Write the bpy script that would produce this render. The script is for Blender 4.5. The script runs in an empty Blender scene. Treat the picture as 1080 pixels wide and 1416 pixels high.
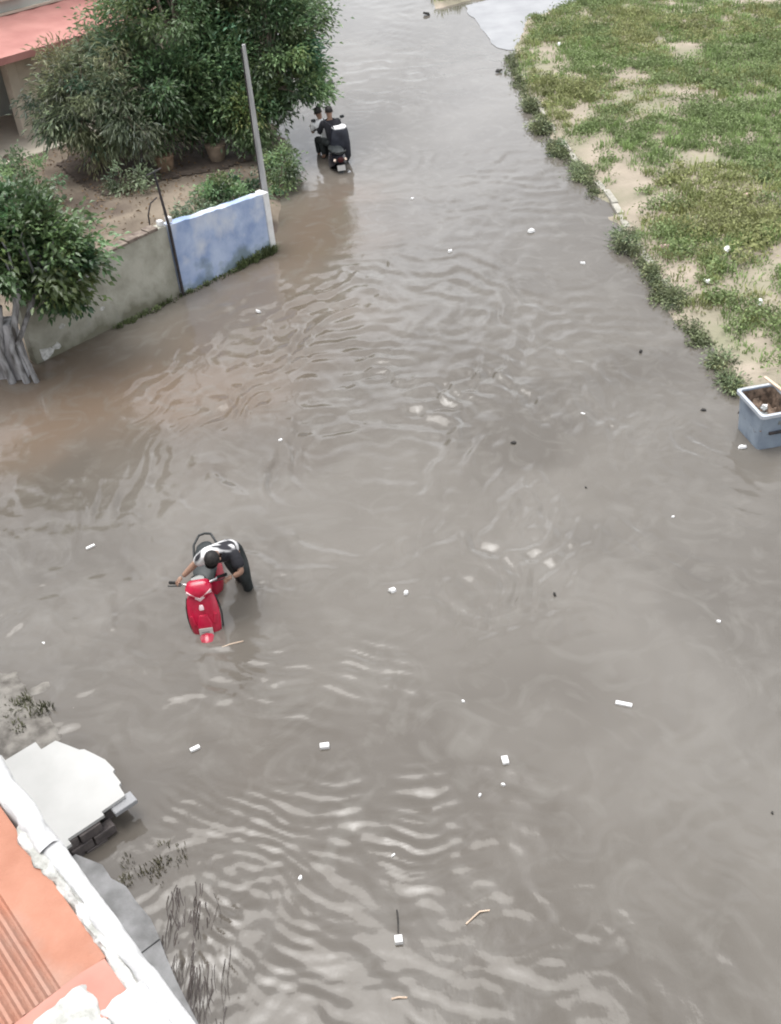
import bpy, bmesh, math, random
import numpy as np
from mathutils import Vector, Matrix
random.seed(7); rng = np.random.default_rng(7)
sc = bpy.context.scene
col = sc.collection
R = math.radians

# ------------------------------------------------------------------ camera
CAM_H = 8.4
th, rho = R(38.0), R(5.0)
fwd = Vector((0, math.cos(th), -math.sin(th)))
r0 = Vector((1, 0, 0)); u0 = Vector((0, math.sin(th), math.cos(th)))
rr = r0 * math.cos(rho) - u0 * math.sin(rho)
uu = u0 * math.cos(rho) + r0 * math.sin(rho)
cd = bpy.data.cameras.new('camera'); cam = bpy.data.objects.new('camera', cd); col.objects.link(cam)
cam.matrix_world = Matrix(((rr.x, uu.x, -fwd.x, 0), (rr.y, uu.y, -fwd.y, 0), (rr.z, uu.z, -fwd.z, CAM_H), (0, 0, 0, 1)))
cd.sensor_fit = 'VERTICAL'; cd.sensor_height = 24.0; cd.lens = 24.0 * 1440 / 1416
cd.clip_start = 0.05; cd.clip_end = 1500
sc.camera = cam

# ------------------------------------------------------------------ world, sun, exposure
SUN_EL, SUN_AZ = R(79), R(-50)          # azimuth from +Y towards +X
w = bpy.data.worlds.new('World'); sc.world = w; w.use_nodes = True
nt = w.node_tree; nt.nodes.clear()
sky = nt.nodes.new('ShaderNodeTexSky'); sky.sky_type = 'NISHITA'; sky.sun_disc = False
sky.sun_elevation = SUN_EL; sky.sun_rotation = SUN_AZ
sky.air_density = 1.0; sky.dust_density = 3.0; sky.ozone_density = 1.0
hs = nt.nodes.new('ShaderNodeHueSaturation'); hs.inputs['Saturation'].default_value = 0.18; hs.inputs['Value'].default_value = 1.0
nt.links.new(sky.outputs[0], hs.inputs['Color'])
tc = nt.nodes.new('ShaderNodeTexCoord'); nz = nt.nodes.new('ShaderNodeTexNoise')
nz.inputs['Scale'].default_value = 3.4; nz.inputs['Detail'].default_value = 5
nt.links.new(tc.outputs['Generated'], nz.inputs['Vector'])
mr = nt.nodes.new('ShaderNodeMapRange'); mr.inputs[1].default_value = 0.3; mr.inputs[2].default_value = 0.7
mr.inputs[3].default_value = 0.5; mr.inputs[4].default_value = 1.6
nt.links.new(nz.outputs['Fac'], mr.inputs[0])
vm = nt.nodes.new('ShaderNodeVectorMath'); vm.operation = 'SCALE'
nt.links.new(hs.outputs[0], vm.inputs[0]); nt.links.new(mr.outputs[0], vm.inputs['Scale'])
bg = nt.nodes.new('ShaderNodeBackground'); bg.inputs['Strength'].default_value = 0.15
wo = nt.nodes.new('ShaderNodeOutputWorld')
nt.links.new(vm.outputs[0], bg.inputs['Color']); nt.links.new(bg.outputs[0], wo.inputs['Surface'])
sd = bpy.data.lights.new('sun', 'SUN'); sd.energy = 0.7; sd.angle = R(46); sd.color = (1.0, 0.96, 0.9)
so = bpy.data.objects.new('sun', sd); col.objects.link(so)
sdir = Vector((math.sin(SUN_AZ) * math.cos(SUN_EL), math.cos(SUN_AZ) * math.cos(SUN_EL), math.sin(SUN_EL)))
so.rotation_euler = sdir.to_track_quat('Z', 'Y').to_euler(); so.location = (0, 0, 40)
sc.view_settings.view_transform = 'Standard'; sc.view_settings.look = 'None'
sc.view_settings.gamma = 1.0; sc.view_settings.use_curve_mapping = False
sc.view_settings.exposure = 1.12
sc.cycles.use_denoising = True
sc.cycles.max_bounces = 6; sc.cycles.filter_width = 2.0

# ------------------------------------------------------------------ materials
def pmat(name, c1, c2=None, scale=3.0, rough=0.8, bump=0.0, bscale=40.0, spec=0.3, lo=0.35, hi=0.65, detail=6,
         c3=None, s3=0.8, metallic=0.0, tint=False, transl=0.0, stretch=None, foot=None):
    m = bpy.data.materials.new(name); m.use_nodes = True
    n = m.node_tree; b = n.nodes['Principled BSDF']
    b.inputs['Roughness'].default_value = rough; b.inputs['Specular IOR Level'].default_value = spec
    b.inputs['Metallic'].default_value = metallic
    g = n.nodes.new('ShaderNodeNewGeometry'); pos = g.outputs['Position']
    if stretch:
        mp = n.nodes.new('ShaderNodeMapping'); mp.inputs['Scale'].default_value = stretch
        n.links.new(pos, mp.inputs['Vector']); pos = mp.outputs[0]
    out = None
    def noise(sc_, d=6):
        t = n.nodes.new('ShaderNodeTexNoise'); t.inputs['Scale'].default_value = sc_; t.inputs['Detail'].default_value = d
        n.links.new(pos, t.inputs['Vector']); return t
    def mix(fac, a, bcol):
        x = n.nodes.new('ShaderNodeMix'); x.data_type = 'RGBA'
        n.links.new(fac, x.inputs['Factor'])
        for s, v in ((x.inputs[6], a), (x.inputs[7], bcol)):
            if hasattr(v, 'is_output'): n.links.new(v, s)
            else: s.default_value = (*v, 1)
        return x.outputs[2]
    def ramp(src, a, bb):
        x = n.nodes.new('ShaderNodeMapRange'); x.inputs[1].default_value = a; x.inputs[2].default_value = bb
        n.links.new(src, x.inputs[0]); return x.outputs[0]
    if c2 is None:
        b.inputs['Base Color'].default_value = (*c1, 1)
    else:
        out = mix(ramp(noise(scale, detail).outputs['Fac'], lo, hi), c1, c2)
        if c3 is not None:
            out = mix(ramp(noise(s3, 4).outputs['Fac'], 0.5, 0.68), out, c3)
    if foot:                                              # damp, mossy stain creeping up from the waterline, ragged top
        sx = n.nodes.new('ShaderNodeSeparateXYZ'); n.links.new(g.outputs['Position'], sx.inputs[0])
        ad = n.nodes.new('ShaderNodeMath'); ad.operation = 'MULTIPLY_ADD'; ad.inputs[1].default_value = -foot[1]
        n.links.new(noise(2.6, 8).outputs['Fac'], ad.inputs[0]); n.links.new(sx.outputs['Z'], ad.inputs[2])
        mrf = n.nodes.new('ShaderNodeMapRange'); mrf.inputs[1].default_value = foot[2]; mrf.inputs[2].default_value = foot[2] - .28
        mrf.inputs[3].default_value = 0; mrf.inputs[4].default_value = .85
        n.links.new(ad.outputs[0], mrf.inputs[0]); out = mix(mrf.outputs[0], out, foot[0])
    if tint:
        a = n.nodes.new('ShaderNodeAttribute'); a.attribute_name = 'tint'
        x = n.nodes.new('ShaderNodeMix'); x.data_type = 'RGBA'; x.blend_type = 'MULTIPLY'; x.inputs['Factor'].default_value = 1
        if out is None: x.inputs[6].default_value = (*c1, 1)
        else: n.links.new(out, x.inputs[6])
        n.links.new(a.outputs['Color'], x.inputs[7]); out = x.outputs[2]
    if out is not None: n.links.new(out, b.inputs['Base Color'])
    if bump:
        t = noise(bscale, 5); bp = n.nodes.new('ShaderNodeBump'); bp.inputs['Strength'].default_value = bump
        bp.inputs['Distance'].default_value = 0.02
        n.links.new(t.outputs['Fac'], bp.inputs['Height']); n.links.new(bp.outputs[0], b.inputs['Normal'])
    if transl:
        t = n.nodes.new('ShaderNodeBsdfTranslucent')
        if out is not None: n.links.new(out, t.inputs['Color'])
        else: t.inputs['Color'].default_value = (*c1, 1)
        ms = n.nodes.new('ShaderNodeMixShader'); ms.inputs[0].default_value = transl
        n.links.new(b.outputs[0], ms.inputs[1]); n.links.new(t.outputs[0], ms.inputs[2])
        n.links.new(ms.outputs[0], n.nodes['Material Output'].inputs['Surface'])
    return m

M = {}
M['mud'] = pmat('mud', (.16, .12, .09), (.24, .19, .15), 1.5, .7, .3)
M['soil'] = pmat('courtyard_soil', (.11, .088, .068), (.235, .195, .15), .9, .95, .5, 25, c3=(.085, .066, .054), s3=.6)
M['sand'] = pmat('field_soil', (.25, .22, .17), (.37, .315, .255), 1.1, .95, .5, 18, c3=(.24, .235, .16), s3=.5)
M['pave'] = pmat('pale_concrete', (.27, .275, .285), (.33, .335, .345), 1.3, .6, .15, 30)
M['kerb'] = pmat('kerb_concrete', (.28, .27, .23), (.42, .40, .35), 6, .9, .4, 30)
M['leaf_olive'] = pmat('leaf_olive', (.155, .195, .115), tint=True, rough=.38, transl=.38, spec=.6)
M['leaf_dark'] = pmat('leaf_dark', (.105, .17, .078), tint=True, rough=.36, transl=.38, spec=.6)
M['leaf_mid'] = pmat('leaf_mid', (.13, .195, .09), tint=True, rough=.38, transl=.38, spec=.6)
M['leaf_glossy'] = pmat('leaf_glossy', (.10, .16, .065), tint=True, rough=.35, transl=.25, spec=.6)
M['grass'] = pmat('grass', (.225, .268, .128), tint=True, rough=.7, transl=.3)
M['weed'] = pmat('wet_weed', (.165, .195, .105), tint=True, rough=.5, transl=.15)
M['bark'] = pmat('bark', (.16, .125, .10), (.28, .23, .19), 9, .95, .8, 30)
M['bark_pale'] = pmat('pale_bark', (.07, .065, .06), (.40, .40, .41), 11, .9, .7, 22, stretch=(1, 1, .3))
M['plaster'] = pmat('grey_green_plaster', (.27, .265, .215), (.42, .41, .35), 2.6, .9, .35, 20, c3=(.33, .33, .36), s3=.9, detail=9, foot=((.13, .125, .085), 1.3, -.35))
M['blue'] = pmat('blue_paint', (.25, .33, .52), (.44, .52, .68), 2.4, .8, .25, 20, c3=(.60, .63, .68), s3=1.5, detail=9, foot=((.17, .22, .24), 1.5, -.42))
M['pier'] = pmat('weathered_pier', (.16, .15, .15), (.58, .58, .6), 5, .9, .5, 14, stretch=(1, 1, .22), lo=.4, hi=.6)
M['moss'] = pmat('moss', (.07, .09, .05), (.16, .16, .1), 12, .95, .6, 40)
M['iron'] = pmat('dark_iron', (.03, .03, .035), (.06, .05, .05), 10, .6)
M['poleconc'] = pmat('pole_concrete', (.33, .33, .33), (.50, .50, .49), 8, .9, .3, 30, stretch=(1, 1, .2))
M['white'] = pmat('white_paint', (.66, .66, .65), (.82, .82, .82), 5, .6, .25, 25)
M['cream'] = pmat('cream_wall', (.42, .37, .30), (.56, .50, .42), 1.7, .9, .2, 20)
M['roofred'] = pmat('red_roof', (.40, .18, .16), (.50, .245, .215), 1.3, .6, .1, 12)
M['facade'] = pmat('upper_facade', (.36, .38, .35), (.48, .50, .46), 1.2, .9, .2)
M['dark'] = pmat('porch_shade', (.03, .028, .025), (.05, .045, .04), 3, .9)
M['glassdark'] = pmat('window_glass', (.03, .035, .035), None, rough=.15, spec=.6)
M['porch'] = pmat('porch_floor', (.42, .38, .31), (.52, .48, .40), 2, .8)
M['orange'] = pmat('terracotta_tile', (.35, .155, .10), (.42, .20, .135), 7, .7, .25, 60, c3=(.36, .22, .17), s3=3.2, detail=10)
M['coping'] = pmat('white_coping', (.46, .46, .46), (.60, .60, .60), 9, .6, .4, 30)
M['mortar'] = pmat('mortar', (.36, .36, .33), (.62, .62, .60), 14, .95, .6, 50)
M['bwall'] = pmat('building_wall', (.55, .53, .5), (.64, .62, .6), 1.4, .9, .2)
M['tilewhite'] = pmat('white_floor_tile', (.43, .43, .416), (.50, .50, .486), 2.0, .35, .05, 12)
M['brickdark'] = pmat('wet_brick', (.07, .06, .06), (.12, .105, .10), 8, .7, .5, 30)
M['walk'] = pmat('grey_concrete', (.17, .17, .168), (.30, .30, .302), 4, .85, .4, 30)
M['galv'] = pmat('galvanised_blue_grey', (.19, .235, .30), (.29, .345, .41), 3, .5, .15, 15, spec=.4, c3=(.15, .18, .23), s3=2)
M['galvrim'] = pmat('bin_rim', (.38, .41, .45), (.5, .53, .57), 5, .4)
M['trash'] = pmat('dark_bin_inner', (.06, .045, .035), (.22, .16, .12), 14, .9, .8, 20)
M['timber'] = pmat('bleached_timber', (.55, .42, .32), (.68, .55, .43), 9, .8)
M['red'] = pmat('red_paint', (.40, .006, .035), (.54, .012, .055), 9, .2, spec=.6, foot=((.16, .05, .05), .3, -.03))
M['black_paint'] = pmat('black_paint', (.012, .012, .02), (.02, .02, .03), 3, .25, spec=.5)
M['plastic'] = pmat('dark_plastic', (.022, .025, .027), (.04, .045, .045), 9, .5)
M['seat'] = pmat('seat_vinyl', (.025, .03, .032), (.045, .05, .05), 12, .45)
M['rubber'] = pmat('rubber', (.02, .02, .02), (.03, .03, .03), 9, .8)
M['metal'] = pmat('metal', (.55, .55, .56), (.65, .65, .66), 6, .3, metallic=.9)
M['lens'] = pmat('lamp_lens', (.75, .55, .58), (.85, .70, .72), 6, .12, spec=.7)
M['lensred'] = pmat('tail_lens', (.05, .01, .01), (.07, .012, .012), 6, .25)
M['lensamber'] = pmat('amber_lens', (.7, .55, .45), (.8, .65, .55), 6, .2)
M['plate'] = pmat('number_plate', (.42, .41, .38), (.52, .5, .47), 6, .5)
M['skin'] = pmat('skin', (.26, .155, .11), (.33, .20, .145), 9, .55)
M['hair'] = pmat('hair', (.012, .011, .011), (.025, .022, .02), 30, .6)
M['shirtwhite'] = pmat('white_cotton', (.72, .72, .72), (.80, .80, .80), 7, .85, .3, 25)
M['shirtmix'] = pmat('black_and_white_cotton', (.025, .025, .03), (.70, .70, .70), 4.5, .85, .4, 25, lo=.46, hi=.54, detail=1)
M['clothblack'] = pmat('black_cotton', (.014, .014, .018), (.03, .03, .035), 8, .85, .4, 25)
M['trouser'] = pmat('dark_trousers', (.02, .024, .024), (.04, .045, .045), 8, .85, .4, 25)
M['bagblack'] = pmat('black_bag', (.012, .013, .02), (.035, .038, .05), 5, .5, .5, 14)
M['litter'] = pmat('white_litter', (.78, .78, .77), (.84, .84, .84), 20, .6)
M['litterdark'] = pmat('dark_litter', (.03, .03, .028), (.06, .055, .05), 20, .8)
M['board'] = pmat('grey_board', (.17, .185, .18), (.24, .25, .25), 6, .7)
M['pink'] = pmat('pink_litter', (.62, .40, .38), (.7, .5, .46), 20, .6)

# ------------------------------------------------------------------ helpers
def tag(o, label=None, cat=None, group=None, kind=None):
    if label: o['label'] = label
    if cat: o['category'] = cat
    if group: o['group'] = group
    if kind: o['kind'] = kind
    return o
def empty(name, loc=(0, 0, 0), rz=0.0, label=None, cat=None, group=None):
    o = bpy.data.objects.new(name, None); o.empty_display_size = .2; col.objects.link(o)
    o.location = loc; o.rotation_euler = (0, 0, rz)
    return tag(o, label, cat, group)
def link(name, me, m, parent=None):
    o = bpy.data.objects.new(name, me); col.objects.link(o)
    if m is not None and not me.materials: me.materials.append(m if not isinstance(m, str) else M[m])
    if parent: o.parent = parent
    return o
class MB:
    def __init__(s): s.v = []; s.f = []
    def add(s, v, f):
        k = len(s.v); s.v += [tuple(p) for p in v]; s.f += [tuple(i + k for i in q) for q in f]; return s
    def box(s, x0, x1, y0, y1, z0, z1, bev=0.0, mat=None):
        bm = bmesh.new(); bmesh.ops.create_cube(bm, size=1)
        for v in bm.verts: v.co = Vector(((x0 + x1) / 2 + v.co.x * (x1 - x0), (y0 + y1) / 2 + v.co.y * (y1 - y0), (z0 + z1) / 2 + v.co.z * (z1 - z0)))
        if bev: bmesh.ops.bevel(bm, geom=bm.edges[:], offset=bev, segments=2, affect='EDGES', profile=.5)
        if mat is not None: bm.transform(mat)
        bm.verts.index_update()
        s.add([v.co for v in bm.verts], [[v.index for v in f.verts] for f in bm.faces]); bm.free(); return s
    def tube(s, pts, rad, n=8):
        pts = [Vector(p) for p in pts]
        if not hasattr(rad, '__len__'): rad = [rad] * len(pts)
        rings = []; ref = None
        for i, p in enumerate(pts):
            d = (pts[min(i + 1, len(pts) - 1)] - pts[max(i - 1, 0)]).normalized()
            a = Vector((0, 0, 1)) if abs(d.z) < .9 else Vector((1, 0, 0))
            if ref is not None: a = ref
            x = (a - d * a.dot(d)).normalized(); ref = x; y = d.cross(x)
            rings.append([p + (x * math.cos(2 * math.pi * k / n) + y * math.sin(2 * math.pi * k / n)) * rad[i] for k in range(n)])
        return s.loft(rings)
    def loft(s, rings, cap=True, closed=True):
        n = len(rings[0]); v = [p for r in rings for p in r]; f = []
        for i in range(len(rings) - 1):
            for k in range(n if closed else n - 1):
                k2 = (k + 1) % n
                f.append((i * n + k, i * n + k2, (i + 1) * n + k2, (i + 1) * n + k))
        if cap: f.append(tuple(range(n))[::-1]); f.append(tuple((len(rings) - 1) * n + k for k in range(n)))
        return s.add(v, f)
    def prism(s, poly, z0, z1):
        n = len(poly); v = [(x, y, z0) for x, y in poly] + [(x, y, z1) for x, y in poly]
        f = [tuple(range(n))[::-1], tuple(range(n, 2 * n))] + [(i, (i + 1) % n, n + (i + 1) % n, n + i) for i in range(n)]
        return s.add(v, f)
    def torus(s, c, axis, R_, r_, n=24, m=10):
        c = Vector(c); ax = Vector(axis).normalized(); a = Vector((0, 0, 1)) if abs(ax.z) < .9 else Vector((1, 0, 0))
        x = (a - ax * a.dot(ax)).normalized(); y = ax.cross(x); v = []; f = []
        for i in range(n):
            d = x * math.cos(2 * math.pi * i / n) + y * math.sin(2 * math.pi * i / n)
            for k in range(m):
                t = 2 * math.pi * k / m; v.append(c + d * (R_ + r_ * math.cos(t)) + ax * r_ * 1.15 * math.sin(t))
        for i in range(n):
            for k in range(m): f.append((i * m + k, ((i + 1) % n) * m + k, ((i + 1) % n) * m + (k + 1) % m, i * m + (k + 1) % m))
        return s.add(v, f)
    def mesh(s, name, smooth=False):
        me = bpy.data.meshes.new(name); me.from_pydata(s.v, [], s.f)
        bm = bmesh.new(); bm.from_mesh(me); bmesh.ops.recalc_face_normals(bm, faces=bm.faces[:]); bm.to_mesh(me); bm.free()
        if smooth:
            me.polygons.foreach_set('use_smooth', [True] * len(me.polygons))
            try: me.set_sharp_from_angle(angle=R(50))
            except Exception: pass
        return me
    def build(s, name, m, parent=None, smooth=False):
        return link(name, s.mesh(name, smooth), m, parent)
def ring(cx, cy, cz, wx, wy, tilt=0.0, n=14, p=2.6):
    """superellipse ring: wx along x (tilted up by tilt), wy along y"""
    out = []
    for k in range(n):
        t = 2 * math.pi * k / n; c, s_ = math.cos(t), math.sin(t)
        a = math.copysign(abs(c) ** (2 / p), c) * wx; b = math.copysign(abs(s_) ** (2 / p), s_) * wy
        out.append(Vector((cx + a * math.cos(tilt), cy + b, cz + a * math.sin(tilt))))
    return out
def vnoise(x, y, seed=0):
    """smooth value noise on arrays"""
    xi = np.floor(x).astype(np.int64); yi = np.floor(y).astype(np.int64); fx = x - xi; fy = y - yi
    fx = fx ** 3 * (fx * (fx * 6 - 15) + 10); fy = fy ** 3 * (fy * (fy * 6 - 15) + 10)
    def h(a, b):
        n = (a * 374761393 + b * 668265263 + seed * 1442695041) & 0xffffffff
        n = ((n ^ (n >> 13)) * 1274126177) & 0xffffffff
        return ((n ^ (n >> 16)) & 0xffff) / 65535.0
    return (h(xi, yi) * (1 - fx) + h(xi + 1, yi) * fx) * (1 - fy) + (h(xi, yi + 1) * (1 - fx) + h(xi + 1, yi + 1) * fx) * fy
def fbm(x, y, seed=0, o=4):
    t = 0; a = .5; s_ = 0
    for i in range(o): t = t + a * vnoise(x * 2 ** i, y * 2 ** i, seed + i * 17); s_ += a; a *= .5
    return t / s_
def grid_mesh(name, xs, ys, zf, keep=None):
    X, Y = np.meshgrid(xs, ys); Z = zf(X, Y); ny, nx = X.shape
    co = np.stack([X, Y, Z], -1).reshape(-1, 3)
    i = np.arange(nx * ny).reshape(ny, nx)
    q = np.stack([i[:-1, :-1], i[:-1, 1:], i[1:, 1:], i[1:, :-1]], -1).reshape(-1, 4)
    if keep is not None:
        K = keep(X, Y).reshape(-1); q = q[K[q].any(1)]
    return np_mesh(name, co, q, True)
def np_mesh(name, co, q, smooth=False, tint=None):
    k = q.shape[1]
    me = bpy.data.meshes.new(name); me.vertices.add(len(co)); me.vertices.foreach_set('co', np.ascontiguousarray(co, np.float32).ravel())
    me.loops.add(q.size); me.loops.foreach_set('vertex_index', np.ascontiguousarray(q, np.int32).ravel())
    me.polygons.add(len(q)); me.polygons.foreach_set('loop_start', np.arange(0, q.size, k, dtype=np.int32))
    if smooth: me.polygons.foreach_set('use_smooth', np.ones(len(q), bool))
    if tint is not None:
        a = me.color_attributes.new('tint', 'FLOAT_COLOR', 'POINT')
        a.data.foreach_set('color', np.ascontiguousarray(np.concatenate([tint, np.ones((len(tint), 1))], 1), np.float32).ravel())
    me.update(calc_edges=True); me.validate(); return me
def unit(a): return a / np.maximum(np.linalg.norm(a, axis=-1, keepdims=True), 1e-9)

# ------------------------------------------------------------------ ground, banks, water
g = MB(); g.add([(-400, -400, -.45), (400, -400, -.45), (400, 600, -.45), (-400, 600, -.45)], [(0, 1, 2, 3)])
tag(g.build('ground', M['mud']), kind='structure')

EY = np.array([9.5, 10.6, 11.6, 12.3, 12.84, 14.0, 15.5, 17.9, 20.7, 23.0, 27.9, 30.5, 32.2, 33.2, 35.5, 37.4, 44, 60.])
EX = np.array([9.5, 8.0, 6.6, 5.6, 5.20, 5.18, 5.02, 4.86, 4.90, 4.58, 4.42, 4.48, 4.75, 5.05, 5.6, 8.0, 18., 34.])
def edge(y): return np.interp(y, EY, EX)
def field_z(X, Y):
    d = X - edge(Y) + (fbm(X * 1.7, Y * 1.7, 3) - .5) * .5
    d = d / np.where(Y > 32, 1.4, 1.0)
    z = np.where(d < 0, np.maximum(d * .5, -.4), .20 * (1 - np.exp(-np.maximum(d, 0) * 1.4)))
    return z + (fbm(X * .8, Y * .8, 5) - .5) * .12 * np.clip(d, 0, 1) + (fbm(X * 4, Y * 4, 9) - .5) * .05 * np.clip(d * 2, 0, 1)
xs = np.concatenate([np.arange(3.5, 16, .13), np.arange(16, 40, .8)]); ys = np.concatenate([np.arange(8.5, 40, .13), np.arange(40, 64, .8)])
tag(link('field', grid_mesh('field', xs, ys, field_z), M['sand']), kind='structure')

# courtyard soil on the left bank
CX = np.array([-1.95, -1.95, -1.75, -1.7, -2.3, -2.6, -3.0]); CYv = np.array([10, 19.4, 21, 25.5, 28, 40, 60])
wdir = Vector((3.78, 3.76, 0)).normalized()
def yard_z(X, Y):
    d1 = (-(X + 5.6) * 3.76 + (Y - 15.67) * 3.78) / 5.33 - .10      # behind the compound wall line
    d2 = np.interp(Y, CYv, CX) - X + (fbm(X * 2, Y * 2, 21) - .5) * .25
    d = np.minimum(d1, d2)
    z = np.where(d < 0, np.maximum(d * .9, -.4), .16 * (1 - np.exp(-np.maximum(d, 0) * 2)))
    return z + (fbm(X * 1.2, Y * 1.2, 22) - .5) * .14 * np.clip(d, 0, 1)
xs = np.concatenate([np.arange(-40, -12, 1.), np.arange(-12, -1, .12)]); ys = np.concatenate([np.arange(12, 32, .12), np.arange(32, 62, .8)])
tag(link('courtyard_ground', grid_mesh('courtyard_ground', xs, ys, yard_z, lambda X, Y: yard_z(X, Y) > -.25), M['soil']), kind='structure')

# side road of pale concrete at the far right
sr = MB(); rs = random.Random(2); sr.prism([(3.95 + .35 * t + rs.uniform(-.06, .06), 38.0 - 5.4 * t) for t in [i / 12 for i in range(12)]] + [(4.34, 32.5), (4.55, 32.2), (4.9, 32.0), (5.5, 33.4), (5.9, 35.3), (8.6, 37.2), (20, 43.5), (19, 46), (8, 40.6)], -.4, .014)
tag(sr.build('side_road', M['pave']), kind='structure')
vb = MB()
tag(link('verge', grid_mesh('verge', np.arange(2.6, 16, .2), np.arange(37, 60, .2),
    lambda X, Y: np.minimum(.25, (np.minimum(Y - (38.6 + np.maximum(X - 4, -1.5) * .72), (X - 3.0) * 1.5)) * .4) + (fbm(X * 2, Y * 2, 8) - .5) * .1), M['sand']), kind='structure')

# small mud bank beside the entrance platform
def mb_z(X, Y):
    r = np.hypot((X + 4.75) / .95, (Y - 7.55) / .75); return .20 - .2 * r + (fbm(X * 5, Y * 5, 31) - .5) * .14
tag(link('mud_bank', grid_mesh('mud_bank', np.arange(-6.2, -3.4, .06), np.arange(6.6, 8.8, .06), mb_z, lambda X, Y: mb_z(X, Y) > -.1), pmat('wet_mud', (.10, .09, .078), (.24, .225, .20), 7, .5, .5, 25)), kind='structure')

# ---- flood water: one displaced sheet
yy = [3.0]
while yy[-1] < 44: yy.append(yy[-1] + .0052 * yy[-1])
ys = np.concatenate([np.arange(-30, 3, 3.), np.array(yy), np.arange(45, 120, 3.)])
xs = np.concatenate([np.arange(-60, -7.5, 2.5), np.arange(-7.2, 6.8, .024), np.arange(7, 60, 2.5)])
def water_z(X, Y):
    wx = (fbm(X * .7, Y * .7, 41) - .5); wy = (fbm(X * .7 + 9, Y * .7 + 4, 42) - .5)
    f1 = (fbm(X * 1.1, Y * 1.1, 43, 2) - .5)
    Z = np.zeros_like(X)
    r_ = np.random.default_rng(11)
    calm = np.clip((fbm(X * .35, Y * .35, 44, 3) - .33) * 2.6, .08, 1) * (1 - .85 * np.exp(-(((X - 2.6) / 1.9) ** 2 + ((Y - 5.2) / 2.2) ** 2)))
    fade = np.clip(1.25 - Y / 40, .25, 1)
    for i in range(34):
        L = r_.uniform(.16, .85); a = r_.normal(1.2, .8); s_ = r_.uniform(.022, .058)
        ph = r_.uniform(0, 6.28)
        loc = np.clip((vnoise(X * .45 + i * 7.3, Y * .45 + i * 3.1, 60 + i) - .42) * 3, 0, 1)
        Z += loc * calm * fade * s_ * L / 6.28 * np.sin(6.283 / L * (X * math.cos(a) + Y * math.sin(a) + wx * 1.1 + f1 * .25) + ph)
    g1 = fbm(X * 2.6 + 3, Y * 2.6, 47, 3) - .5; g2 = np.clip((fbm(X * 1.1, Y * 1.1 + 5, 48, 3) - .30) * 3.0, 0.12, 1.25)
    def train(c, ang, L, slope, lu, lv, curv=0.0, warp=.5):
        """crests run along v; ang = travel direction in degrees"""
        nonlocal Z
        a = R(ang); u = (X - c[0]) * math.cos(a) + (Y - c[1]) * math.sin(a); v = -(X - c[0]) * math.sin(a) + (Y - c[1]) * math.cos(a)
        env = np.exp(-(u / lu) ** 2 - (v / lv) ** 2) * np.clip(3.2 * (vnoise(X * 2.2 + L * 40, Y * 2.2, int(L * 1000)) - .22), 0, 1.5)
        uw = u + curv * v * v + warp * L * (f1 * 3 + g1 * 1.1) + wy * .6
        ph = 6.283 / L * uw
        Z += .85 * env * slope * L / 6.283 * (np.sin(ph) + .28 * np.sin(2 * ph + .6))
    def rings(c, L, slope, ra, rb, a0=None, aw=1.0, warp=.6):
        nonlocal Z
        dx, dy = X - c[0], Y - c[1]; r = np.hypot(dx, dy) + warp * L * (f1 * 2 + g1 * .6) + wx * .5
        env = g2 * np.clip((r - ra) / .3, 0, 1) * np.clip((rb - r) / (rb - ra) * 1.6, 0, 1)
        if a0 is not None:
            da = np.angle(np.exp(1j * (np.arctan2(dy, dx) - R(a0)))); env = env * np.exp(-(da / aw) ** 2)
        Z += env * slope * L / 6.283 * (np.sin(6.283 / L * r) + .25 * np.sin(12.566 / L * r))
    rings((-.4, 12.1), .40, .31, .7, 5.0, None, 1, 1.0)           # broad rings through the middle
    rings((-.2, 15.5), .48, .20, .8, 4.5, None, 1, 1.0)
    rings((1.6, 7.6), .36, .06, .6, 3.2, None, 1, 1.0)
    rings((-1.7, 12.4), .42, .32, .7, 3.0, 175, .75)              # arcs left of centre
    rings((-2.2, 18.5), .36, .2, .4, 3.2, -60, .9)               # off the wall corner
    rings((5.2, 11.7), .34, .36, .5, 4.6, 200, .75)               # off the bin
    rings((4.6, 9.2), .42, .26, 1.2, 4.5, 130, .7)
    train((.7, 9.7), 10, .34, .34, 1.2, .8, -.18)                 # upright crests mid-picture
    train((1.35, 8.9), -15, .22, .34, .7, .55)
    train((-.55, 8.05), 72, .20, .36, .42, .65, .05)              # wake lines
    train((.75, 8.75), 62, .16, .26, .2, .6)
    train((-2.1, 8.25), 80, .26, .38, .38, .9, -.06)              # bow wave of the red scooter
    train((-1.2, 7.85), 70, .24, .22, .5, 1.2)
    train((-3.6, 9.3), 70, .22, .18, .6, 1.0)
    train((-2.15, 6.25), 66, .10, .36, .36, .42)                 # sharp crests by the platform
    train((-1.35, 6.05), 60, .13, .24, .45, .6, .1)
    train((-.35, 6.25), 84, .17, .17, .45, 1.0, .05)
    train((-.2, 5.75), 80, .13, .28, .28, .5)
    train((-1.4, 4.95), 40, .13, .20, .6, .5)
    train((-1.75, 5.15), 60, .13, .34, .3, .4)
    train((-.4, 4.35), 70, .20, .06, .4, .9)
    train((-2.0, 4.6), 5, .11, .26, .3, .55)
    train((1.2, 5.4), 20, .3, .03, 1.0, .8)
    train((2.4, 4.9), 40, .3, .05, 1.0, .9)
    train((1.6, 31), 88, 1.1, .07, 1.6, 4)
    train((2.6, 21.8), 86, .55, .10, 2.2, 2.2)
    train((3.4, 15.2), 84, .38, .11, 1.8, 1.2)
    rings((-.65, 24.1), .4, .06, .4, 3.0)
    rings((-2.1, 9.1), .3, .07, .45, 1.6)
    sp = np.exp(-(((X + 1.55) / .28) ** 2 + ((Y - 9.5) / .22) ** 2)); Z += sp * (fbm(X * 11, Y * 11, 77, 3) - .5) * .05
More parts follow.
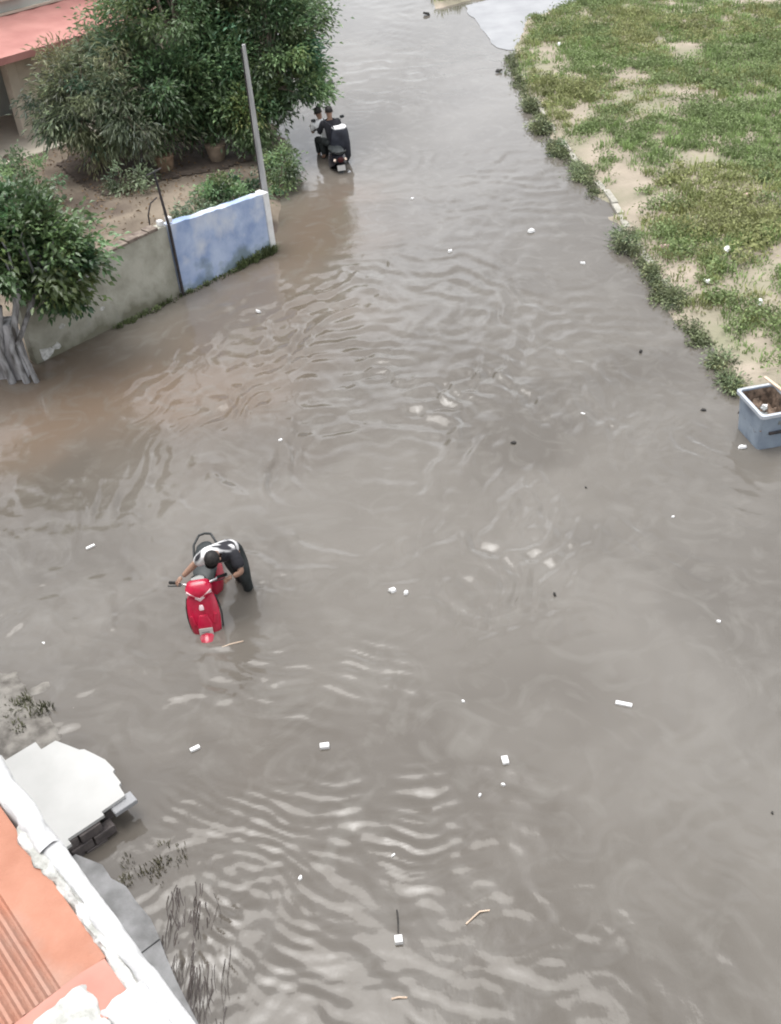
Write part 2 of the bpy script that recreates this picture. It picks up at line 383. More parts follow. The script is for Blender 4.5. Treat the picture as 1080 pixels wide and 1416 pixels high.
    near = np.exp(-(((X + 2.05) / .35) ** 2 + ((Y - 4.9) / .8) ** 2)); Z += near * (fbm(X * 12, Y * 6, 78, 3) - .5) * .035
    return Z
wm = bpy.data.materials.new('flood_water'); wm.use_nodes = True
n = wm.node_tree; b = n.nodes['Principled BSDF']; b.inputs['Roughness'].default_value = .07; b.inputs['IOR'].default_value = 1.45
gq = n.nodes.new('ShaderNodeNewGeometry')
def wn(scale, det, stretch=None):
    t = n.nodes.new('ShaderNodeTexNoise'); t.inputs['Scale'].default_value = scale; t.inputs['Detail'].default_value = det
    src = gq.outputs['Position']
    if stretch:
        mp = n.nodes.new('ShaderNodeMapping'); mp.inputs['Scale'].default_value = stretch; n.links.new(src, mp.inputs['Vector']); src = mp.outputs[0]
    n.links.new(src, t.inputs['Vector']); return t
def wmix(fac, a, c):
    x = n.nodes.new('ShaderNodeMix'); x.data_type = 'RGBA'; n.links.new(fac, x.inputs['Factor'])
    for s_, v in ((x.inputs[6], a), (x.inputs[7], c)):
        if isinstance(v, tuple): s_.default_value = (*v, 1)
        else: n.links.new(v, s_)
    return x.outputs[2]
def wr(src, a, c):
    x = n.nodes.new('ShaderNodeMapRange'); x.inputs[1].default_value = a; x.inputs[2].default_value = c; n.links.new(src, x.inputs[0]); return x.outputs[0]
at = n.nodes.new('ShaderNodeAttribute'); at.attribute_name = 'tint'      # silt colour, with sky and bank reflections painted in
t2 = wn(1.6, 5); t2.inputs['Distortion'].default_value = 2.0
c = wmix(wr(t2.outputs['Fac'], .50, 1.0), at.outputs['Color'], (.178, .168, .150))
n.links.new(c, b.inputs['Base Color'])
bt = wn(9, 4, (1, .7, 1)); bp = n.nodes.new('ShaderNodeBump'); bp.inputs['Strength'].default_value = .05; bp.inputs['Distance'].default_value = .05
n.links.new(bt.outputs['Fac'], bp.inputs['Height']); n.links.new(bp.outputs[0], b.inputs['Normal'])
me_w = grid_mesh('flood_water', xs, ys, water_z)
X, Y = np.meshgrid(xs, ys); X = X.ravel(); Y = Y.ravel()
px_ = X + (fbm(X * .5, Y * .5, 201) - .5) * 3.0; py_ = Y + (fbm(X * .5 + 7, Y * .5, 203) - .5) * 3.0
silt = fbm(px_ * .45, py_ * .45, 205)
def tone_spot(cx, cy, rx, ry): return np.exp(-(((px_ - cx) / rx) ** 2 + ((py_ - cy) / ry) ** 2))
pale = np.clip((silt - .35) * 1.6 + .45 * tone_spot(3.6, 6.0, 2.2, 3.2) + .3 * tone_spot(4.2, 12, 1.8, 4) - .9 * tone_spot(-1.6, 5.8, 2.6, 2.0) - .3 * tone_spot(-1.2, 4, 2, 2), 0, 1)[:, None]  # pale right, dark lower left: uneven sky reflection painted into the colour
brown = np.clip(1.0 * tone_spot(-4.5, 14.2, 2.6, 1.7) + .7 * tone_spot(-1.6, 19.5, 1.4, 3.5) + .15 * silt, 0, 1)[:, None]  # brown by the left bank, partly painted reflection of wall and trees
tcol = np.array([.106, .096, .083]) * (1 - pale) + np.array([.166, .157, .141]) * pale
tcol = tcol * (1 - brown) + np.array([.150, .113, .084]) * brown
at_ = me_w.color_attributes.new('tint', 'FLOAT_COLOR', 'POINT')
at_.data.foreach_set('color', np.ascontiguousarray(np.concatenate([tcol, np.ones((len(tcol), 1))], 1), np.float32).ravel())
tag(link('flood_water', me_w, wm), kind='structure')

# ------------------------------------------------------------------ vegetation builders
def leaves(centers, normals, length, width, tintv, droop=.3, fold=.25, seed=1):
    """diamond leaves, folded on the midrib; returns co, tris, tint"""
    r_ = np.random.default_rng(seed); N = len(centers)
    d = unit(normals + r_.normal(0, .55, (N, 3)) - np.array([0, 0, droop]))
    up = unit(r_.normal(0, .5, (N, 3)) + np.array([0, 0, 1.0]))
    side = unit(np.cross(d, up)); nn = np.cross(side, d)
    L = length * r_.uniform(.7, 1.3, (N, 1)); W = width * r_.uniform(.75, 1.25, (N, 1))
    p0 = centers - d * L * .5; p2 = centers + d * L * .5 - np.array([0, 0, 1]) * L * .12
    p1 = centers + side * W * .5 + nn * W * fold; p3 = centers - side * W * .5 + nn * W * fold
    co = np.stack([p0, p1, p2, p3], 1).reshape(-1, 3)
    i = np.arange(N)[:, None] * 4
    q = np.concatenate([i + np.array([0, 1, 2]), i + np.array([0, 2, 3])], 0)
    return co, q, np.repeat(tintv, 4, axis=0)
def crown_data(ells, per, sigma, length, width, droop, seed, warm=.12):
    r_ = np.random.default_rng(seed); C_, N_, T_ = [], [], []; cl = []
    for (cx, cy, cz, rx, ry, rz, k) in ells:
        for _ in range(k):
            v = r_.normal(0, 1, 3); v /= np.linalg.norm(v); rad = r_.uniform(.25, 1) ** .45 * r_.uniform(.82, 1.1)
            if v[2] < -.55 and r_.random() < .6: continue
            if float(vnoise(np.array([v[0] * 2.1 + v[2] * 1.3 + cx]), np.array([v[1] * 2.1 - v[2] * 1.7 + cy]), seed)[0]) < .33: continue
            if r_.random() < .14: rad *= 1.22
            p = np.array([cx + v[0] * rx * rad, cy + v[1] * ry * rad, cz + v[2] * rz * rad]); cl.append(p)
            m = int(per * r_.uniform(.5, 1.4)); sg = sigma * r_.uniform(.7, 1.35)
            C_.append(p + r_.normal(0, 1, (m, 3)) * np.array([sg, sg, sg * .75]))
            N_.append(np.tile(v * .8, (m, 1)) + (C_[-1] - p) / sg * .6)
            tb = r_.choice([.5, .8, 1.0, 1.3, 1.7]) * r_.uniform(.85, 1.15); hue = r_.normal(0, warm)
            t = np.array([tb * (1 + hue), tb, tb * (1 - hue * .5)]); T_.append(t * r_.uniform(.7, 1.35, (m, 1)))
    C_, N_, T_ = map(np.concatenate, (C_, N_, T_))
    return leaves(C_, N_, length, width, np.clip(T_, .2, 2.2), droop, seed=seed), cl
def tree(name, label, base, trunks, ells, leafmat, barkmat, per, sigma, length, width, droop, seed, group=None, cat='tree'):
    root = empty(name, base, 0, label, cat, group); b0 = np.array(base)
    (co, q, t), cl = crown_data(ells, per, sigma, length, width, droop, seed)
    link('crown', np_mesh('crown', co - b0, q, False, t), leafmat, root)
    r_ = random.Random(seed); mb = MB()
    for tr in trunks:                                       # list of (point, radius)
        pts = [Vector(p) - Vector(base) for p, _ in tr]; mb.tube(pts, [a for _, a in tr], 9)
    tips = [Vector(tr[-1][0]) - Vector(base) for tr in trunks]; rt = [tr[-1][1] for tr in trunks]
    for p in cl[::3]:
        p = Vector(p) - Vector(base); k = min(range(len(tips)), key=lambda j: (tips[j] - p).length)
        m_ = (tips[k] + p) / 2 + Vector((r_.uniform(-.15, .15), r_.uniform(-.15, .15), r_.uniform(0, .25)))
        mb.tube([tips[k], m_, p], [rt[k] * .5, rt[k] * .28, .006], 5)
    mb.build('trunk', barkmat, root, True)
    return root
def blades(px, py, pz, h, spread, wid, n, r_, tint, lean=None):
    """one tuft of n tapering blades: 2 tris each (bent)"""
    a = r_.uniform(0, 6.283, n); rad = spread * np.sqrt(r_.random(n)) * .8
    bx, by = px + np.cos(a) * rad, py + np.sin(a) * rad
    H_ = h * r_.uniform(.5, 1.25, n); out = r_.uniform(.2, 1.0, n) * H_ * .8; a2 = a + r_.normal(0, .7, n)
    tx, ty = bx + np.cos(a2) * out, by + np.sin(a2) * out
    if lean is not None: tx += lean[0] * H_; ty += lean[1] * H_
    w_ = wid * r_.uniform(.6, 1.4, n) * .5; sx, sy = -np.sin(a2) * w_, np.cos(a2) * w_
    z0 = np.full(n, pz) - .02
    mx, my, mz = (bx * .55 + tx * .45), (by * .55 + ty * .45), z0 + H_ * .72
    co = np.stack([np.stack([bx - sx, by - sy, z0], -1), np.stack([bx + sx, by + sy, z0], -1),
                   np.stack([mx + sx, my + sy, mz], -1), np.stack([mx - sx, my - sy, mz], -1), np.stack([tx, ty, z0 + H_ * r_.uniform(.75, 1.0, n)], -1)], 1)
    t = np.repeat((tint * r_.uniform(.75, 1.3, (n, 1)))[:, None, :], 5, 1)
    return co.reshape(-1, 3), t.reshape(-1, 3)
def blade_faces(nb):
    i = np.arange(nb)[:, None] * 5
    return np.concatenate([i + np.array([0, 1, 2]), i + np.array([0, 2, 3]), i + np.array([3, 2, 4])], 0)

# ------------------------------------------------------------------ grass on the field
r_ = np.random.default_rng(5); CO, TI = [], []
def sand_mask(x, y):
    """1 = grass thick"""
    m = fbm(x * .55, y * .55, 90); d = x - edge(y); v = np.clip((m - .285) * 5.5, .05, 1)
    v = v * np.clip((d - .10) * 2.4, 0.04, 1)
    for (cx, cy, rx, ry, k) in ((5.35, 20.0, .42, 1.3, .95), (5.55, 13.3, 1.0, 1.45, .98), (5.2, 16.6, .35, 1.6, .8), (11.8, 34.8, 2.4, 1.4, .75), (7.2, 23.4, .9, .8, .6), (7.6, 19.7, .5, .45, .75)):
        v = v * (1 - k * np.exp(-(((x - cx) / rx) ** 2 + ((y - cy) / ry) ** 2)))
    return v
K = 60000; cy_ = 12.4 + 27 * r_.random(K) ** .9; cx_ = edge(cy_) + r_.random(K) * (6.0 + cy_ * .25)
ok = (r_.random(K) < sand_mask(cx_, cy_)); cx_, cy_ = cx_[ok], cy_[ok]; cz_ = field_z(cx_, cy_); ok = cz_ > .02; cx_, cy_, cz_ = [a[ok][:9500] for a in (cx_, cy_, cz_)]
cm, ck = fbm(cx_ * .3, cy_ * .3, 93), fbm(cx_ * .9, cy_ * .9, 95)
for x, y, z, m, k in zip(cx_, cy_, cz_, cm, ck):
    if m > .54: tn = np.array([.90, 1.06, .84])                       # fresh green
    elif k > .55: tn = np.array([1.22, 1.10, .98])                    # dry, straw
    else: tn = np.array([1.03, 1.0, .85])
    tn = tn * r_.uniform(.65, 1.3)
    big = r_.random() < .10
    co, t = blades(x, y, z, r_.uniform(.14, .26) if big else r_.uniform(.05, .14), r_.uniform(.14, .30), .016, int(r_.integers(20, 38)), r_, tn)
    CO.append(co); TI.append(t)
for i in range(260):                                                   # verge beyond the side road
    x = r_.uniform(3.2, 9); y = 38.9 + max(x - 4, -1) * .72 + r_.uniform(0, 3)
    co, t = blades(x, y, .15, r_.uniform(.1, .3), .3, .02, 26, r_, np.array([.95, 1.0, .8]) * r_.uniform(.7, 1.2)); CO.append(co); TI.append(t)
co = np.concatenate(CO); ti = np.concatenate(TI)
tag(link('grass', np_mesh('grass', co, blade_faces(len(co) // 5), False, ti), M['grass']), 'rough green and straw grass covering the vacant field', 'grass', kind='stuff')

# broad-leaved low weeds through the grass
r_ = np.random.default_rng(15); C_, N_, T_ = [], [], []
K = 6000; cy_ = 13 + 25 * r_.random(K); cx_ = edge(cy_) + .2 + r_.random(K) * (5.0 + cy_ * .22)
ok = r_.random(K) < sand_mask(cx_, cy_); cx_, cy_ = cx_[ok][:1900], cy_[ok][:1900]; cz_ = field_z(cx_, cy_)
for x, y, z in zip(cx_, cy_, cz_):
    m = int(r_.integers(40, 100)); s_ = r_.uniform(.08, .2); p = r_.normal(0, 1, (m, 3)) * s_ * np.array([1, 1, .6]); p[:, 2] = np.abs(p[:, 2]) + .03
    C_.append(p + np.array([x, y, z])); N_.append(r_.normal(0, .6, (m, 3)) + np.array([0, 0, .25])); tq = float(fbm(np.array([x * .45]), np.array([y * .45]), 97)[0]); T_.append((np.array([1.25, 1.08, 1.0]) if tq > .56 else np.array([.95, 1.0, .9])) * r_.uniform(.75, 1.4) * r_.uniform(.7, 1.3, (m, 1)))
co, q, t = leaves(np.concatenate(C_), np.concatenate(N_), .07, .036, np.concatenate(T_), 0, seed=3)
tag(link('ground_cover', np_mesh('ground_cover', co, q, False, t), pmat('weed_leaf', (.19, .235, .112), tint=True, rough=.6, transl=.25)), 'low broad-leaved weeds mixed through the field grass', 'weeds', kind='stuff')

# single tufts standing at the water's edge
r_ = np.random.default_rng(45); C_, N_, T_ = [], [], []
for i in range(190):
    y = r_.choice([r_.uniform(14.3, 17.6), r_.uniform(20.6, 31.5), r_.uniform(20.6, 31.5)]); x = float(edge(y)) + r_.normal(.02, .09); m = int(r_.integers(20, 60)); s_ = r_.uniform(.035, .09)
    p = r_.normal(0, 1, (m, 3)) * s_ * np.array([1, 1.6, .7]); p[:, 2] = np.abs(p[:, 2]) + .01
    C_.append(p + np.array([x, y, 0])); N_.append(r_.normal(0, .6, (m, 3)) + np.array([0, 0, .3])); T_.append(np.array([.95, .95, .9]) * r_.uniform(.55, 1.3) * r_.uniform(.7, 1.3, (m, 1)))
co, q, t = leaves(np.concatenate(C_), np.concatenate(N_), .07, .026, np.concatenate(T_), 0, seed=9)
tag(link('edge_weeds', np_mesh('edge_weeds', co, q, False, t), M['weed']), 'ragged band of weeds along the field waterline', 'weeds', kind='stuff')
tufts = [(4.36, 26.67, .34, .24, 'a'), (4.33, 25.1, .42, .28, 'a'), (4.50, 23.4, .40, .28, 'a'), (4.70, 21.9, .45, .24, 'a'), (4.87, 18.25, .52, .36, 'big'),
         (5.05, 16.7, .34, .26, 'a'), (5.09, 15.76, .36, .30, 'a'), (5.27, 13.73, .30, .22, 'sand'), (5.19, 13.05, .24, .18, 'bin')]
tl = {'a': 'grass tuft on the waterline along the broken kerb', 'big': 'largest dark tuft at the waterline, beside the bare sandy pocket of the kerb',
      'sand': 'lone weedy tuft between bare sand and water behind the bin', 'bin': 'small tuft touching the back of the grey bin'}
r_ = np.random.default_rng(25)
for (x, y, sp, h, kk) in tufts:
    (co, q, t), cl = crown_data([(x, y, h * .22, sp * .5, sp * 1.15, h * .5, 34 if kk != 'big' else 54)], 60, .075, .07, .022, -.1, int(x * 100 + y * 10), .06)
    o = link('grass_tuft', np_mesh('grass_tuft', co - np.array([x, y, 0]), q, False, t), M['weed'])
    o.location = (x, y, 0); tag(o, tl[kk], 'grass tuft', 'tufts along the waterline' if kk == 'a' else None)

# broken kerb between field and water: single stones
kerb = empty('kerb', (4.6, 20, 0)); tag(kerb, kind='structure'); del_prob = random.Random(4)
ky = 14.9
while ky < 29.5:
    L = del_prob.uniform(.5, .75)
    if del_prob.random() > .18:
        x0, x1 = float(edge(ky)) + .16, float(edge(ky + L)) + .16
        ang = math.atan2(x0 - x1, L) + del_prob.uniform(-.04, .04)
        mt = Matrix.Translation(((x0 + x1) / 2 - 4.6, ky + L / 2 - 20, .012 + del_prob.uniform(-.03, .02))) @ Matrix.Rotation(ang, 4, 'Z') @ Matrix.Rotation(del_prob.uniform(-.06, .06), 4, 'Y')
        MB().box(-.065, .065, -L / 2 + .015, L / 2 - .015, -.13, .05, .015, mt).build('kerb_stone', M['kerb'], kerb)
    ky += L

# ------------------------------------------------------------------ compound wall
W0 = Vector((-5.6, 15.67, 0)); ang = math.atan2(3.76, 3.78); LW = 5.33; LJ = 2.99       # joint between grey and blue
def wallseg(name, label, x0, x1, h0, h1, m, thick=.19):
    root = empty(name, W0 + Vector((math.cos(ang), math.sin(ang), 0)) * x0, ang, label, 'wall'); L = x1 - x0
    nx = max(4, int(L / .12)); bm = MB(); top = []; r2 = random.Random(name)
    for i in range(nx + 1): top.append(h0 + (h1 - h0) * i / nx + r2.uniform(-.012, .012))
    v, f = [], []
    for i in range(nx + 1):
        x = L * i / nx
        v += [(x, 0, -.42), (x, 0, top[i]), (x, thick, top[i] + r2.uniform(-.01, .01)), (x, thick, -.42)]
    for i in range(nx):
        for k in range(4): f.append((i * 4 + k, i * 4 + (k + 1) % 4, i * 4 + 4 + (k + 1) % 4, i * 4 + 4 + k))
    f += [(0, 3, 2, 1), (nx * 4, nx * 4 + 1, nx * 4 + 2, nx * 4 + 3)]
    bm.add(v, f).build('wall_panel', m, root)
    return root, L, top
gw, L, top = wallseg('compound_wall', 'grey-green plastered boundary wall with a worn dark top edge', -.12, LJ - .03, 1.22, 1.34, M['plaster'])
r2 = random.Random(3)
x = .05
while x < L - .3:                                            # worn brick coping: single bricks
    l = .22
    MB().box(x, x + l - .012, -.012, .202, -.015, .035 + r2.uniform(-.012, .012), .008).build('brick', pmat('worn_brick', (.13, .10, .085), (.24, .2, .165), 9, .95, .4) if 'worn_brick' not in bpy.data.materials else bpy.data.materials['worn_brick'], gw).location = (0, 0, 1.245 + .1 * (x / L))
    x += l
for (px_, pz_, s_) in ((1.05, .80, .10), (.62, .44, .07), (1.45, .42, .05), (.2, .12, .16), (.45, .16, .1), (1.0, .95, .05)):   # flaked plaster scars
    mbq = MB(); k = 9; poly = [(px_ + s_ * math.cos(i * 6.283 / k) * r2.uniform(.5, 1.1), pz_ + .8 * s_ * math.sin(i * 6.283 / k) * r2.uniform(.5, 1.1)) for i in range(k)]
    mbq.add([(a, -.006, c) for a, c in poly] + [(a, .01, c) for a, c in poly], [tuple(range(k))] + [(i, (i + 1) % k, k + (i + 1) % k, k + i) for i in range(k)])
    mbq.build('plaster_scar', M['mortar'], gw)
bw, L2, top2 = wallseg('compound_wall', 'pale blue painted boundary wall ending at the street corner', LJ + .03, LW, 1.32, 1.13, M['blue'])
MB().box(L2 - .10, L2 + .03, -.03, .22, -.42, 1.16, .012).build('end_pier', M['white'], bw)
# moss and weeds along the foot of both walls
def foot_weeds(name, label, along, n_, hmax, seed, group=None, parent=None):
    r_ = np.random.default_rng(seed); cs, ts = [], []
    for _ in range(n_):
        a = r_.uniform(*along); p = W0 + Vector((math.cos(ang), math.sin(ang), 0)) * a + Vector((math.sin(ang), -math.cos(ang), 0)) * r_.uniform(.02, .12)
        co, t = blades(p.x, p.y, -.01, hmax * r_.uniform(.3, 1), .07, .02, 22, r_, np.array([.9, .95, .8]) * r_.uniform(.5, 1.2)); cs.append(co); ts.append(t)
    co = np.concatenate(cs); return tag(link(name, np_mesh(name, co, blade_faces(len(co) // 5), False, np.concatenate(ts)), M['weed']), label, 'weeds', kind='stuff')
foot_weeds('weeds', 'thin weeds along the foot of the grey boundary wall', (1.4, 3.1), 26, .12, 33)
foot_weeds('weeds', 'taller dark weeds against the foot of the blue wall', (4.3, 5.25), 40, .22, 34)
foot_weeds('weeds', 'short weeds along the blue wall foot', (3.1, 4.3), 20, .10, 35)
# pier and short whitewashed wall end at the frame's left
pw = empty('wall_end', (-6.6, 15.2, 0), R(-2), 'streaked whitewashed masonry wall end behind the leaning stems', 'wall')
MB().box(-1.6, .62, 0, .22, -.42, .95, .02).build('wall_panel', M['pier'], pw)
MB().box(.56, .86, -.06, .28, -.42, 1.0, .03).build('end_pier', M['pier'], pw)
# iron post at the joint
jp = W0 + Vector((math.cos(ang), math.sin(ang), 0)) * LJ
ip = empty('iron_post', jp, ang, 'thin dark iron post at the joint of grey and blue walls', 'post')
MB().tube([(0, -.05, -.42), (0, -.05, 1.3), (-.03, .02, 2.3)], [.028, .028, .018], 8).build('shaft', M['iron'], ip, True)
MB().tube([(-.19, .02, 2.28), (.13, .02, 2.31)], .014, 6).build('crossbar', M['iron'], ip, True)
for s_ in (-.09, .10): MB().box(s_ - .045, s_ + .045, .02, .13, 1.345, 1.44, .012).build('insulator', M['white'], ip)
# utility pole
up = empty('utility_pole', (-1.86, 19.62, 0), 0, 'weathered grey tapering utility pole at the blue wall corner', 'pole')
MB().tube([(0, 0, -.45), (0, 0, 1.2), (0, .01, 2.4), (0, .02, 3.75)], [.065, .058, .045, .032], 10).build('shaft', M['poleconc'], up, True)
MB().tube([(-.065, -.06, .2), (-.055, -.05, 2.2), (-.045, -.03, 3.7)], .012, 6).build('earth_wire', M['iron'], up, True)

# ------------------------------------------------------------------ house on the left
hs_ = empty('house', (-8.43, 27.25, 0), R(45), 'cream house with sloping red porch roof behind the trees', 'house')
MB().box(0, 6.2, 0, .22, -.3, 2.22).build('wall', M['cream'], hs_)
MB().box(-.02, .26, -.05, .26, -.3, 2.2, .012).build('pillar', M['cream'], hs_)
MB().box(-5, 6.2, 2.3, 2.55, -.3, 5.8).build('upper_wall', M['facade'], hs_)
MB().box(-5, .0, 2.25, 2.296, -.3, 2.2).build('porch_shade_panel', M['dark'], hs_)  # near-black panel standing in for the shade inside the porch
MB().box(-4.8, 6.2, -1.35, 2.24, -.3, .20, .02).build('porch_floor', M['porch'], hs_)
rf = MB(); v, f = [], []; nx = 60
for i in range(nx + 1):
    x = -5 + 11.4 * i / nx; z_ = .012 * math.sin(i * 1.9)
    v += [(x, -.62, 2.26 + z_), (x, 2.29, 2.52 + z_), (x, 2.29, 2.47 + z_), (x, -.62, 2.19 + z_)]
for i in range(nx):
    for k in range(4): f.append((i * 4 + k, i * 4 + (k + 1) % 4, i * 4 + 4 + (k + 1) % 4, i * 4 + 4 + k))
f += [(0, 3, 2, 1), (nx * 4, nx * 4 + 1, nx * 4 + 2, nx * 4 + 3)]
ro = rf.add(v, f).build('roof', M['roofred'], hs_)
MB().box(-5.02, 6.42, -.66, -.622, 2.13, 2.29).build('fascia', M['roofred'], ro)
MB().box(-5.0, 6.4, 2.20, 2.297, 2.535, 2.59).build('flashing', M['cream'], ro)
for x in (-3.4, -1.2, .5, 1.5, 3.8):
    wd = MB().box(x, x + .62, 2.26, 2.298, 3.0, 4.4).build('window', M['glassdark'], hs_)
    MB().box(x - .07, x, 2.24, 2.299, 2.93, 4.47).build('frame', M['cream'], wd); MB().box(x + .62, x + .69, 2.24, 2.299, 2.93, 4.47).build('frame', M['cream'], wd)
    MB().box(x + .28, x + .34, 2.245, 2.27, 3.0, 4.4).build('frame', M['cream'], wd); MB().box(x - .1, x + .72, 2.18, 2.299, 2.86, 2.93).build('sill', M['cream'], wd)
MB().box(-4.9, -4.66, -.05, .2, -.3, 2.2, .012).build('pillar', M['cream'], hs_)

# ------------------------------------------------------------------ trees and shrubs
tree('tree', 'olive-green tree with drooping narrow leaves in front of the house', (-6.2, 24.6, 0),
     [[((-6.2, 24.6, -.2), .13), ((-6.1, 24.5, .8), .11), ((-6.25, 24.4, 1.4), .09)], [((-6.15, 24.6, .2), .1), ((-5.7, 24.3, 1.0), .08), ((-5.4, 24.1, 1.7), .06)]],
     [(-5.95, 24.6, 1.55, 1.25, 1.2, 1.15, 110), (-4.9, 24.2, 1.5, 1.05, .9, 1.05, 70), (-5.2, 25.2, 2.4, 1.0, .9, .7, 45)], M['leaf_olive'], M['bark'], 190, .20, .17, .034, .55, 51)
tree('tree', 'tall dense green tree between the two wider crowns', (-4.0, 25.8, 0),
     [[((-4.0, 25.8, -.2), .16), ((-4.0, 25.7, 1.2), .13), ((-3.9, 25.6, 2.0), .10)], [((-4.0, 25.75, .9), .1), ((-4.6, 25.6, 1.9), .07)], [((-3.7, 25.5, -.1), .08), ((-3.4, 25.3, 1.2), .06)]],
     [(-4.1, 25.5, 3.2, 1.6, 1.3, 1.5, 110), (-4.1, 24.7, 1.7, .95, .8, .95, 60), (-3.1, 25.2, 1.9, .9, .8, 1.1, 60), (-4.3, 27.4, 3.6, 1.5, 1.2, 1.4, 60), (-3.2, 27.5, 3.6, 1.6, 1.2, 1.4, 60)], M['leaf_dark'], M['bark'], 190, .21, .14, .05, .1, 52)
tree('tree', 'bushy mid-green tree leaning over the flooded street edge', (-2.25, 25.2, 0),
     [[((-2.25, 25.2, -.2), .12), ((-2.2, 25.2, .7), .10), ((-2.0, 25.1, 1.4), .08)], [((-2.2, 25.2, .4), .08), ((-2.5, 25.0, 1.3), .06)]],
     [(-1.75, 25.4, 2.2, 1.05, 1.1, 1.15, 90), (-1.9, 25.8, 3.2, 1.05, 1.0, .9, 50), (-2.4, 24.7, 1.1, .75, .7, .8, 50), (-1.45, 25.0, 1.5, .7, .7, .7, 35), (-1.3, 26.6, 2.6, .8, .8, 1.0, 35)], M['leaf_mid'], M['bark'], 190, .19, .13, .05, .1, 53)
tree('tree', 'dark glossy-leaved tree with pale leaning stems in front of the wall', (-5.75, 15.05, 0),
     [[((-5.95, 15.05, -.42), .07), ((-6.0, 15.05, .5), .058), ((-5.85, 15.2, 1.3), .06)], [((-5.68, 15.0, -.42), .058), ((-5.80, 15.05, .6), .06), ((-5.5, 15.25, 1.5), .05)], [((-5.5, 14.98, -.42), .05), ((-5.68, 15.05, .7), .045), ((-5.2, 15.4, 1.5), .04)]],
     [(-5.25, 15.5, 2.05, .92, .8, .85, 95), (-6.1, 15.6, 1.9, .9, .8, .85, 55), (-5.0, 15.75, 1.55, .62, .6, .5, 25)], M['leaf_glossy'], M['bark_pale'], 150, .15, .13, .065, .15, 54)
def shrub(name, label, c_, r3, k, per, leafmat, seed, L=.09, W=.045, sigma=.11):
    (co, q, t), cl = crown_data([(*c_, *r3, k)], per, sigma, L, W, .2, seed); b0 = np.array([c_[0], c_[1], 0])
    root = empty(name, tuple(b0), 0, label, 'shrub'); link('foliage', np_mesh('foliage', co - b0, q, False, t), leafmat, root)
    mb = MB()
    for p in cl[::3]: mb.tube([(0, 0, 0), Vector((p[0] - b0[0], p[1] - b0[1], p[2])) * .6 + Vector((0, 0, .1)), (p[0] - b0[0], p[1] - b0[1], p[2])], [.02, .012, .005], 5)
    mb.build('stem', M['bark'], root); return root
shrub('shrub', 'blue-green leafy shrub behind the blue wall', (-2.75, 20.9, .55), (.75, .55, .45), 40, 110, M['leaf_dark'], 61)
shrub('shrub', 'sparse pale-flecked shrub behind the wall joint', (-3.35, 19.9, .55), (.5, .35, .4), 14, 70, M['leaf_olive'], 62)
shrub('shrub', 'rambling shrub at the street edge beside the utility pole', (-1.75, 23.0, .3), (.4, 1.2, .4), 34, 80, M['leaf_mid'], 63)
shrub('shrub', 'low bush under the olive-green tree', (-5.2, 22.9, .35), (.6, .5, .35), 16, 80, M['leaf_olive'], 64)
shrub('shrub', 'yellowing bush on the porch side behind the glossy tree', (-7.3, 22.5, .7), (.9, .7, .6), 34, 90, M['leaf_mid'], 65)

shade_outline = [(-7.1, 25.0), (-6.3, 23.6), (-5.55, 22.7), (-5.2, 22.9), (-4.6, 23.3), (-3.9, 23.6), (-3.1, 23.9), (-2.6, 24.3), (-2.6, 26.5), (-4.5, 27), (-6.6, 26.2)]
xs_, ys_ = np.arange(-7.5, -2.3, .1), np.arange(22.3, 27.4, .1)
def in_shade(X, Y):
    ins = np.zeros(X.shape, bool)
    for i in range(len(shade_outline)):
        (xa, ya), (xb, yb) = shade_outline[i - 1], shade_outline[i]
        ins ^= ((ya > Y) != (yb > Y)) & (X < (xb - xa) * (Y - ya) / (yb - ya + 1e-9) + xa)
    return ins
tag(link('tree_shade_patch', grid_mesh('tree_shade_patch', xs_, ys_, lambda X, Y: yard_z(X, Y) + .025 + (fbm(X * 3, Y * 3, 401) - .5) * .05, in_shade), pmat('shade_painted_soil', (.055, .042, .034), (.10, .078, .062), 3, .85, .6, 25)), kind='structure')  # darker soil under the trees, their shade painted into its colour
r_ = np.random.default_rng(81); N = 1500; lx = r_.uniform(-7.5, -1.9, N); ly = r_.uniform(18.5, 27, N); lz = yard_z(lx, ly); ok = lz > .05
co, q, t = leaves(np.stack([lx, ly, lz + .035], -1)[ok], r_.normal(0, 1, (int(ok.sum()), 3)) * np.array([1, 1, .1]), .075, .04, (np.array([1.1, .95, .8]) * r_.uniform(.7, 1.5, (int(ok.sum()), 1))), 0, seed=6)
tag(link('leaf_litter', np_mesh('leaf_litter', co, q, False, t), pmat('dead_leaf', (.13, .10, .065), tint=True)), 'fallen dead leaves scattered over the courtyard soil', 'leaf litter', kind='stuff')
# terracotta pots and stones below the trees
def pot(x, y, s_, label, m):
    root = empty('flower_pot', (x, y, .10), 0, label, 'pot')
    prof = [(.0, .62), (.1, .7), (.55, .95), (.85, 1.0), (.86, 1.1), (1.0, 1.1)]
    MB().loft([[Vector((math.cos(k * .5236) * rr_ * s_ * .5, math.sin(k * .5236) * rr_ * s_ * .5, zz * s_)) for k in range(12)] for zz, rr_ in prof]).build('pot_body', m, root, True)
    r_ = np.random.default_rng(int(x * 100) & 0xffff); N = 90; c_ = r_.normal(0, .28 * s_, (N, 3)) + np.array([0, 0, 1.3 * s_])
    co, q, t = leaves(c_, r_.normal(0, .5, (N, 3)) + np.array([0, 0, .6]), .14, .05, np.ones((N, 3)) * r_.uniform(.6, 1.3, (N, 1)), seed=4); link('plant', np_mesh('plant', co, q, False, t), M['leaf_mid'], root)['kind'] = 'stuff'
tc_ = pmat('clay_pot', (.17, .115, .075), (.27, .185, .125), 6, .9)
